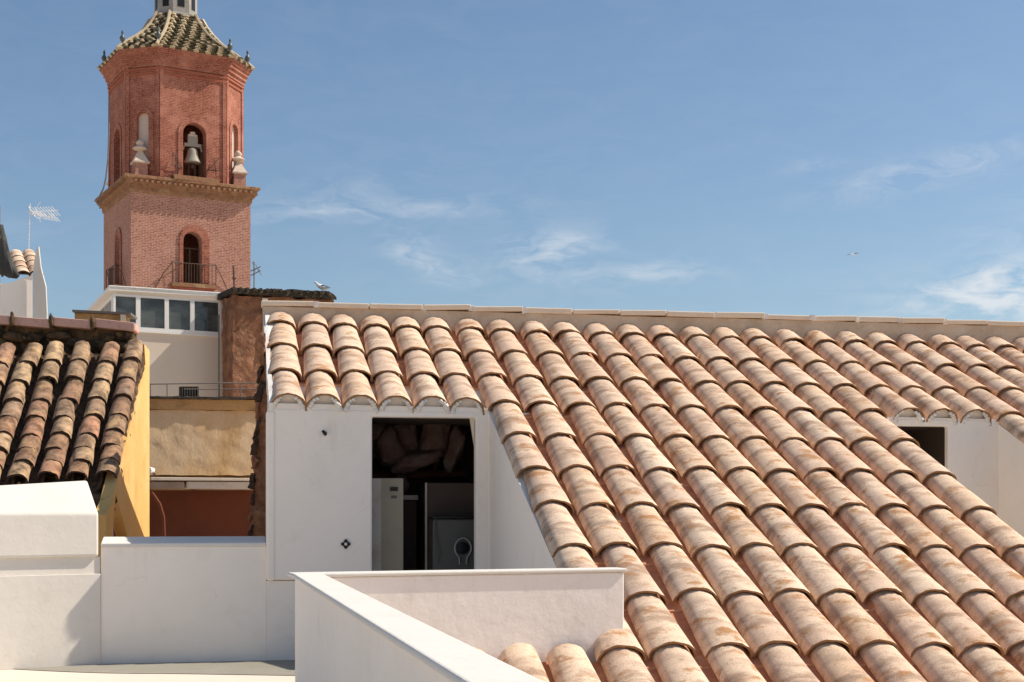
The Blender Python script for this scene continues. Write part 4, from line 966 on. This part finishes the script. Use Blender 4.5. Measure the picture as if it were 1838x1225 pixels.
# ---- aerials
def antenna(name, label, Y, base, top, boom, tilts, mat_='chrome', r=.012, rows=((0, .5, 9),)):
    t = thing(name, label, 'antenna', Vector(((base[0]-919)/2600*Y, Y, HC+(910-base[1])/2600*Y)))
    Q = lambda u, v, dy=0: Vector(((u-919)/2600*Y, Y+dy, HC+(910-v)/2600*Y))-Vector(t.location)
    bm = bmesh.new(); tube(bm, [Q(*base), Q(*top)], r, 6); ob('mast', bm, mat_, t)
    for (u0, v0, u1, v1) in boom:
        bm = bmesh.new(); tube(bm, [Q(u0, v0), Q(u1, v1)], r*.8, 6); ob('boom', bm, mat_, t)
    bm = bmesh.new()
    for (u, v, du, dv, dy) in tilts: tube(bm, [Q(u-du, v-dv, -dy), Q(u+du, v+dv, dy)], r*.5, 5)
    ob('dipoles', bm, mat_, t); return t
antenna('tv_antenna', 'rooftop television antenna on a thin mast against the sky above the far white house', 30, (51, 470), (54, 366), [(50, 381, 104, 378), (52, 384, 104, 392)],
        [(60+5*k, 381-.2*k, .5, 3.5, .28) for k in range(9)] + [(60+5*k, 385.5+.7*k, .5, 2.5, .28) for k in range(9)] + [(57, 380, 5, 9, .02), (66, 372, 6, -10, .02), (68, 386, 2, 12, .1)], 'pvc', .009)
antenna('yagi_antenna', 'small stacked aerial with short rods beside the right edge of the tower shaft', 45, (456, 535), (456, 470), [(450, 487, 468, 479), (450, 495, 468, 486)], [(456, 478, 1, 6, .2), (462, 482, 1, 5, .2), (466, 488, 1, 5, .2)], 'greyiron', .02)
antenna('roof_pole', 'short rusty pole with a clamp standing in front of the tower shaft', 30, (421, 530), (419, 477), [(417, 499, 424, 500)], [(420, 497, 1.5, 3, .02)], 'iron', .022)

# ================================================================== BELL TOWER
TY = 61.0; TG = 28.0
tc_ = Vector(((235-919)/2600*60, 60, 0)); W_ = 5.12
rr_ = Vector((math.cos(R(TG)), math.sin(R(TG)), 0)); nn_ = Vector((-math.sin(R(TG)), math.cos(R(TG)), 0))
ctr = tc_ + rr_*W_/2 + nn_*W_/2
tw = thing('bell_tower', 'tall pink and red brick bell tower with an octagonal belfry and a glazed tile roof', 'tower', ctr, R(TG))
zf = lambda v, Y=60.0: HC + (910-v)/2600*Y
def arch(cx, w, z0, zs, n=10):
    return [(cx-w/2, z0), (cx+w/2, z0), (cx+w/2, zs)] + [(cx+w/2*math.cos(math.pi*k/n), zs+w/2*math.sin(math.pi*k/n)) for k in range(1, n)] + [(cx-w/2, zs)]
def face_fr(yaw, ap):                        # local frame of a tower face: normal at angle yaw (0 = towards viewer side -y)
    c, s_ = math.cos(yaw), math.sin(yaw)
    ex = Vector((c, s_, 0)); en = Vector((s_, -c, 0))
    return lambda x, z, d=0: ex*x + en*(ap-d) + Vector((0, 0, z))
h = W_/2
zc0 = zf(345); ztb = zf(338)                 # underside of the main cornice
z_low = 0
# shaft faces with arched openings
xc = -h + (345-235)/215*W_*.985
aw = .80
for k, yaw in enumerate((0, -math.pi/2, math.pi, math.pi/2)):
    fr = face_fr(yaw, h)
    cx = xc if k == 0 else (0.25 if k == 1 else 0)
    hole = arch(cx, .80, zf(502), zf(424))
    bm = bmesh.new()
    wd = h-.002 if k % 2 == 0 else h-.5
    prism(bm, [(-wd, z_low), (wd, z_low), (wd, ztb), (-wd, ztb)], [hole], lambda x, z, d: fr(x, z, d), .48)
    uvbox(ob('shaft_wall', bm, 'brick', tw))
    # recessed arched surround: a proud ring of brick round the opening
    bm = bmesh.new(); prism(bm, arch(cx+.08, 1.28, zf(502)-.01, zf(422)+.02, 14), [arch(cx, .80, zf(502)+.003, zf(424), 14)], lambda x, z, d: fr(x, z, d-.05), .04)
    o = uvbox(ob('arch_surround', bm, 'brick_red', tw))
    bm = bmesh.new(); prism(bm, [(cx-.95, zf(510)), (cx+.98, zf(510)), (cx+.98, zf(503)), (cx-.95, zf(503))], [], lambda x, z, d: fr(x, z, d-.34), .34)
    ob('balcony_slab', bm, 'stone_trim', tw)
    bm = bmesh.new(); prism(bm, [(cx-.8, zf(518)), (cx+.82, zf(518)), (cx+.9, zf(510.2)), (cx-.87, zf(510.2))], [], lambda x, z, d: fr(x, z, d-.26), .26)
    ob('balcony_corbel', bm, 'brick_trim', tw)
    # balcony railing with curled stays
    bm = bmesh.new()
    for s_ in (-1, 1):
        X = cx+s_*.93
        tube(bm, [fr(cx+s_*.41, zf(466), -.02), fr(X, zf(466), -.30)], .018, 5); tube(bm, [fr(X, zf(466), -.3), fr(X, zf(503), -.3)], .02, 5)
        tube(bm, [fr(X, zf(468), -.28), fr(X+s_*.3, zf(485), -.1), fr(X+s_*.62, zf(512), -.02)], .018, 5)
        for q in range(3): tube(bm, [fr(cx+s_*(.5+.14*q), zf(466), -.1-.07*q), fr(cx+s_*(.5+.14*q), zf(503), -.1-.07*q)], .012, 5)
    for q in range(7): tube(bm, [fr(cx-.36+.12*q, zf(468), -.3), fr(cx-.36+.12*q, zf(503), -.3)], .012, 5)
    tube(bm, [fr(cx-.93, zf(467), -.3), fr(cx+.93, zf(467), -.3)], .016, 5)
    ob('balcony_railing', bm, 'iron', tw)
    if k == 0:
        bm = bmesh.new(); prism(bm, [(cx-.36, zf(500)), (cx+.36, zf(500)), (cx+.36, zf(434)), (cx-.36, zf(434))], [[(cx-.33, zf(500)+.02), (cx-.06, zf(500)+.02), (cx-.06, zf(434)-.05), (cx-.33, zf(434)-.05)], [(cx-.0, zf(500)+.02), (cx+.33, zf(500)+.02), (cx+.33, zf(434)-.05), (cx-.0, zf(434)-.05)]], lambda x, z, d: fr(x, z, d+.3), .05)
        ob('door_frame', bm, 'darkwood', tw)
bm = bmesh.new(); addbox(bm, (0, 0, zf(506)), (W_-1.0, W_-1.0, .1)); ob('inner_floor', bm, 'dark', tw)
# main cornice: stepped mouldings, square
def sqring(name, prof, m, sides=4, R0=None):
    bm = bmesh.new(); k2 = math.sqrt(2)
    lathe(bm, [((h+o_)*k2, z) for o_, z in prof], seg=4, rot=math.pi/4)
    return ob(name, bm, m, tw)
cz = zf(315)
sqring('cornice', [(-.4, cz-.68), (.03, cz-.68), (.06, cz-.60), (.06, cz-.46), (.16, cz-.44), (.16, cz-.33), (.22, cz-.30), (.24, cz-.17), (.33, cz-.12), (.33, cz-.02), (.30, cz), (-.6, cz+.02)], 'stone_trim')
bm = bmesh.new()
for k in range(4):                           # dentils below the cornice lip
    fr = face_fr(k*math.pi/2, h)
    for q in range(22): addb = addbox(bm, fr(-h+.12+q*(W_-.2)/21, cz-.235, -.285), (.11, .11, .10))
tag(ob('dentils', bm, 'stone_trim', tw), kind='stuff')
# --- octagonal belfry: chamfered square
Ro = 2.92; hs_ = R(29.5); rot0 = R(1.5)
angs = []
for k in range(4): angs += [k*math.pi/2 - hs_, k*math.pi/2 + hs_]
def octv(scale, add=0):
    pts = []
    for a in angs:
        a2 = a + rot0; pts.append(Vector((math.sin(a2), -math.cos(a2), 0))*(Ro*scale+add))
    return pts
zo0 = cz+.0; zo1 = zf(77)-.78
V8 = octv(1)
for k in range(8):
    A, B = V8[k], V8[(k+1) % 8]
    # order so that x grows to the right seen from outside
    ex = (B-A).normalized(); wd = (B-A).length; mid = (A+B)/2; en = mid.normalized(); en = (en - ex*en.dot(ex)).normalized()
    if ex.cross(Vector((0, 0, 1))).dot(en) < 0: ex = -ex
    fr = (lambda mid, ex, en: (lambda x, z, d=0: mid + ex*x - en*d + Vector((0, 0, z))))(mid, ex, en)
    main = k % 2 == 0
    cx = (.05 if k == 0 else 0)
    wo = 1.0 if main else .56
    zb0, zs0 = (zf(306), zf(228)) if main else (zf(300), zf(205))
    bm = bmesh.new(); prism(bm, [(-wd/2, zo0), (wd/2, zo0), (wd/2, zo1), (-wd/2, zo1)], [arch(cx, wo, zb0, zs0)], lambda x, z, d: fr(x, z, d), .42)
    uvbox(ob('belfry_wall', bm, 'brick_red', tw))
    bm = bmesh.new(); prism(bm, arch(cx, wo+.42, zb0, zs0, 14), [arch(cx, wo+.003, zb0+.003, zs0, 14)], lambda x, z, d: fr(x, z, d-.035), .03)
    uvbox(ob('arch_surround', bm, 'brick_red', tw))
    if not main or k == 6:
        bm = bmesh.new(); prism(bm, arch(cx, wo, zb0, zs0), [], lambda x, z, d: fr(x, z, d+.14), .05); 
        if not main: ob('blind_arch', bm, 'blind', tw)
        else: bm.free()
    # flat corner pilasters and string courses on each face
    for s_ in (-1, 1):
        bm = bmesh.new(); prism(bm, [(s_*wd/2-.0, zo0), (s_*(wd/2-.16), zo0), (s_*(wd/2-.16), zo1), (s_*wd/2, zo1)], [], lambda x, z, d: fr(x, z, d-.045), .04); uvbox(ob('pilaster', bm, 'brick_red', tw))
    if k == 0:
        bm = bmesh.new(); prism(bm, [(cx-.95, zf(316)), (cx+.95, zf(316)), (cx+1.0, zf(308)), (cx-1.0, zf(308))], [], lambda x, z, d: fr(x, z, d-.36), .36); ob('balcony_slab', bm, 'stone_trim', tw)
        bm = bmesh.new()
        for s_ in (-1, 1):
            tube(bm, [fr(cx+s_*.85, zf(270), -.1), fr(cx+s_*.85, zf(308), -.3)], .02, 5); tube(bm, [fr(cx+s_*.55, zf(292), -.05), fr(cx+s_*1.0, zf(268), -.25), fr(cx+s_*1.0, zf(290), -.28)], .018, 5)
            tube(bm, [fr(cx+s_*.5, zf(291), -.02), fr(cx+s_*1.1, zf(291), -.28)], .02, 5)
        tag(ob('balcony_stays', bm, 'iron', tw), kind='stuff')
        bellfr = fr
for (v0, pr0) in ((122, .05), (133, .08), (141, .05)):
    bm = bmesh.new(); zz_ = zf(v0)+.45
    P0 = octv(1, .0); P1 = octv(1, pr0)
    lathe_pts = [(octv(1, -.2), zz_-.09), (P1, zz_-.09), (P1, zz_), (octv(1, -.2), zz_+.01)]
    rings = [[bm.verts.new(p+Vector((0, 0, z))) for p in L_] for L_, z in lathe_pts]
    for A, B in zip(rings, rings[1:]):
        for q in range(8): bm.faces.new((A[q], A[(q+1) % 8], B[(q+1) % 8], B[q]))
    bmesh.ops.recalc_face_normals(bm, faces=bm.faces); ob('string_course', bm, 'brick_trim', tw)
def octring(name, prof, m, cap=True, tiles=False):
    bm = bmesh.new(); rings = [[bm.verts.new(p+Vector((0, 0, z))) for p in octv(1, o_)] for o_, z in prof]
    for A, B in zip(rings, rings[1:]):
        for q in range(8): bm.faces.new((A[q], A[(q+1) % 8], B[(q+1) % 8], B[q]))
    if cap: bm.faces.new(rings[-1]); bm.faces.new(rings[0][::-1])
    bmesh.ops.recalc_face_normals(bm, faces=bm.faces); return uvbox(ob(name, bm, m, tw))
ze = zf(77)                                  # eave level of the glazed roof
octring('top_cornice', [(-.3, zo1-.02), (.02, zo1-.02), (.02, ze-.80), (.09, ze-.79), (.09, ze-.64), (.17, ze-.62), (.17, ze-.46), (.26, ze-.44), (.26, ze-.30), (.34, ze-.28), (.35, ze-.20), (.40, ze-.19), (.41, ze-.07), (-.3, ze)], 'brick_red')
# glazed roof: curved profile, scale tiles in two colours (real raised pieces)
prof = [(.46, ze-.10), (.12, ze+.20), (-.35, ze+.52), (-.85, ze+.86), (-1.25, ze+1.24), (-1.58, ze+1.66), (-1.80, ze+2.05)]
octring('roof_core', [(.36, ze-.12)]+prof[1:], 'glaze_g')
def profile(t):
    f = t*(len(prof)-1); i = min(int(f), len(prof)-2); f -= i
    return prof[i][0]+(prof[i+1][0]-prof[i][0])*f, prof[i][1]+(prof[i+1][1]-prof[i][1])*f
bm = bmesh.new(); rows = 17
for k in range(8):
    for r__ in range(rows):
        o0, z0 = profile(r__/rows); o1, z1 = profile(min(1, (r__+1.15)/rows))
        A0, B0 = octv(1, o0)[k], octv(1, o0)[(k+1) % 8]; A1, B1 = octv(1, o1)[k], octv(1, o1)[(k+1) % 8]
        n = max(2, int((B0-A0).length/.24))
        for q in range(n):
            s0, s1 = (q+.06+.5*(r__ % 2))/n, (q+.94+.5*(r__ % 2))/n
            if s1 > 1: s1 = 1
            if s1 - s0 < .02: continue
            out_ = ((A0+B0)/2).normalized()*.05+Vector((0, 0, .04))
            p = [A0.lerp(B0, s0)+Vector((0, 0, z0))+out_, A0.lerp(B0, s1)+Vector((0, 0, z0))+out_, A1.lerp(B1, s1)+Vector((0, 0, z1))+out_*.3, A1.lerp(B1, s0)+Vector((0, 0, z1))+out_*.3]
            mid_ = (p[0]+p[1])/2 + out_*.9; 
            v = [bm.verts.new(x) for x in p]; vm = bm.verts.new(mid_); vt = bm.verts.new((p[2]+p[3])/2+out_*.4)
            mi = 0 if (q % 2 == 0) else 1
            for f in ((v[0], vm, vt, v[3]), (vm, v[1], v[2], vt)): bm.faces.new(f).material_index = mi
            vd = [bm.verts.new(p[0]-out_*1.2), bm.verts.new(p[1]-out_*1.2)]
            bm.faces.new((v[0], vd[0], vd[1], v[1], vm)).material_index = mi
tag(ob('roof_tiles', bm, ['glaze_c', 'glaze_g'], tw), kind='stuff')
# hips: pale caps; corner finials; lantern
for k in range(8):
    pts = []
    for t in range(8):
        o0, z0 = profile(t/7); pts.append(octv(1, o0+.04)[k]+Vector((0, 0, z0+.06)))
    bm = bmesh.new(); tube(bm, pts, .075, 6); ob('hip_cap', bm, 'glaze_c', tw)
    b0 = octv(1, .22)[k]+Vector((0, 0, ze+.12))
    bm = bmesh.new(); lathe(bm, [(.12, 0), (.13, .12), (.06, .18), (.15, .32), (.17, .42), (.08, .55), (.05, .62), (.08, .70), (.02, .86)], seg=10); o = smooth(ob('finial', bm, 'blue_glaze', tw), 50); o.location = b0; o.scale = (.72, .72, .78)
bm = bmesh.new(); zl = ze+1.98
lathe(bm, [(1.12, zl-.3), (1.10, zl+.12), (.92, zl+.20), (.92, zl+2.2), (1.05, zl+2.3), (1.05, zl+2.5), (.5, zl+3.2), (.1, zl+3.8)], seg=8, rot=R(22.5)); ob('lantern', bm, 'grey_lead', tw)
for k in range(8):
    a = k*math.pi/4+math.pi/8+R(22.5)+math.pi/8; a = math.pi/4*k + R(45)
    c, s_ = math.cos(a), math.sin(a); en = Vector((c, s_, 0)); ex = Vector((-s_, c, 0)); ap = .92*math.cos(math.pi/8)
    bm = bmesh.new(); prism(bm, arch(0, .30, zl+.45, zl+1.5), [], lambda x, z, d: ex*x+en*(ap+.012-d)+Vector((0, 0, z)), .01); ob('lantern_window', bm, 'black', tw)
# pinnacles on the four corners of the shaft
for k, (sx, sy) in enumerate(((-1, -1), (1, -1), (1, 1), (-1, 1))):
    px_, py_ = sx*(h-.42), sy*(h-.42)
    if k == 0: px_, py_ = -h+.48, -h+.45
    pn = bmesh.new(); addbox(pn, (0, 0, .42), (.62, .62, .84)); o = ob('pinnacle', pn, 'brick', tw); o.location = (px_, py_, cz); o.scale = (.85, .85, .70); uvbox(o)
    bm = bmesh.new(); lathe(bm, [(.52, .84), (.56, .90), (.56, .97), (.50, 1.0), (.30, 1.35), (.16, 1.6), (.14, 1.66)], seg=4, rot=math.pi/4); q = ob('pinnacle_cap', bm, 'tstone', tw); q.parent = o
    bm = bmesh.new(); lathe(bm, [(.12, 1.62), (.32, 1.72), (.36, 1.80), (.25, 1.9), (.14, 2.0), (.20, 2.12), (.14, 2.26), (.04, 2.36)], seg=12); q = smooth(ob('urn', bm, 'tstone', tw), 60); q.parent = o
# the bell with its yoke
bl = thing('bell', 'pale bell under a lobed counterweight yoke hanging in the front belfry arch', 'bell')
bp_ = tw.matrix_basis @ Vector((0, 0, 0)); Mt = Matrix.Translation(ctr) @ Matrix.Rotation(R(TG), 4, 'Z')
bpos = Mt @ bellfr(.05, zf(268), .30); bl.location = bpos; bl.rotation_euler = (0, 0, R(TG)); bl.scale = (.86, .86, .86)
bm = bmesh.new(); lathe(bm, [(.40, -.26), (.42, -.22), (.34, -.05), (.27, .15), (.25, .35), (.2, .45), (.05, .5)], seg=20); smooth(ob('bell_body', bm, 'bell', bl), 50)
bm = bmesh.new(); addbox(bm, (0, 0, .62), (.86, .22, .16)); tube(bm, [(-.4, 0, .60), (-.48, 0, .35)], .05, 8); tube(bm, [(.4, 0, .60), (.48, 0, .35)], .05, 8)
addbox(bm, (0, 0, .85), (.5, .2, .4)); o = ob('yoke', bm, 'bell', bl); bevel(o, .04)
bm = bmesh.new(); addbox(bm, (0, 0, 1.10), (.46, .22, .12)); addbox(bm, (0, 0, 1.22), (.26, .18, .14)); o = ob('counterweight', bm, 'tstone', bl); bevel(o, .05, 3)
bm = bmesh.new(); tube(bm, [(0, 0, .2), (0, 0, -.42)], .03, 8); tube(bm, [(0, 0, -.36), (0, 0, -.52)], .08, 10); ob('clapper', bm, 'iron', bl)
bm = bmesh.new()
for s_ in (-.16, .12): tube(bm, [(s_, .05, -.28), (s_*1.3, .05, -.98)], .055, 8)
ob('bell_stand', bm, 'darkwood', bl)
# lightning cable drooping at the left of the tower
bm = bmesh.new(); P_c = lambda u, v, Y=60: Vector(((u-919)/2600*Y, Y, HC+(910-v)/2600*Y))
tube(bm, [P_c(197, 172), P_c(196, 230), P_c(194, 285), P_c(190, 320), P_c(186, 338), P_c(180, 350), P_c(178, 368)], .035, 6)
tag(ob('tower_cable', bm, 'greyiron'), 'thin dark cable hanging down the left side of the belfry', 'cable')

# ================================================================== BIRDS
def bird(name, label, loc, rz, s, flying=False):
    t = thing(name, label, 'bird', loc, rz)
    bm = bmesh.new()
    prof = [(-.20, .02, .10), (-.12, .035, .10), (-.04, .06, .105), (.04, .07, .12), (.11, .055, .15), (.155, .032, .19), (.18, .03, .225), (.21, .026, .235), (.235, .010, .232), (.255, .004, .226)]
    if flying: prof = [(x, r, .0) for x, r, z in prof]
    tube(bm, [(x*s, 0, z*s) for x, r, z in prof], [r*s for x, r, z in prof], 10); smooth(ob('body', bm, 'feather_w', t), 70)
    for s_ in (-1, 1):
        bm = bmesh.new()
        if flying:
            pts = [(.06, .04, 0), (.09, .28, .06), (-.02, .62, .02), (-.07, .34, .05), (-.06, .04, 0)]
        else: pts = [(.07, .062, .15), (.02, .078, .16), (-.20, .03, .11), (-.05, .07, .09), (.05, .066, .10)]
        F = [bm.verts.new((x*s, s_*y*s, z*s+.01*s)) for x, y, z in pts]; B = [bm.verts.new((x*s, s_*(y*s-.006*s), z*s-.008*s)) for x, y, z in pts]
        bm.faces.new(F); bm.faces.new(B[::-1])
        for k in range(5): bm.faces.new((F[k], F[(k+1) % 5], B[(k+1) % 5], B[k]))
        bmesh.ops.recalc_face_normals(bm, faces=bm.faces); ob('wing', bm, 'feather_g', t)
        if not flying:
            bm = bmesh.new(); tube(bm, [(.0, s_*.025*s, .06*s), (.01*s, s_*.025*s, 0)], .006*s, 5); ob('leg', bm, 'pink_cap', t)
    return t
bird('gull', 'small white and grey bird perched at the right end of the blackened tile top', CB.P(583, 522, .1), R(200), .6)
bird('flying_bird', 'tiny bird in flight high in the open sky on the right', Vector(((1531-919)/2600*90, 90, HC+(910-457)/2600*90)), R(35), .8, True)
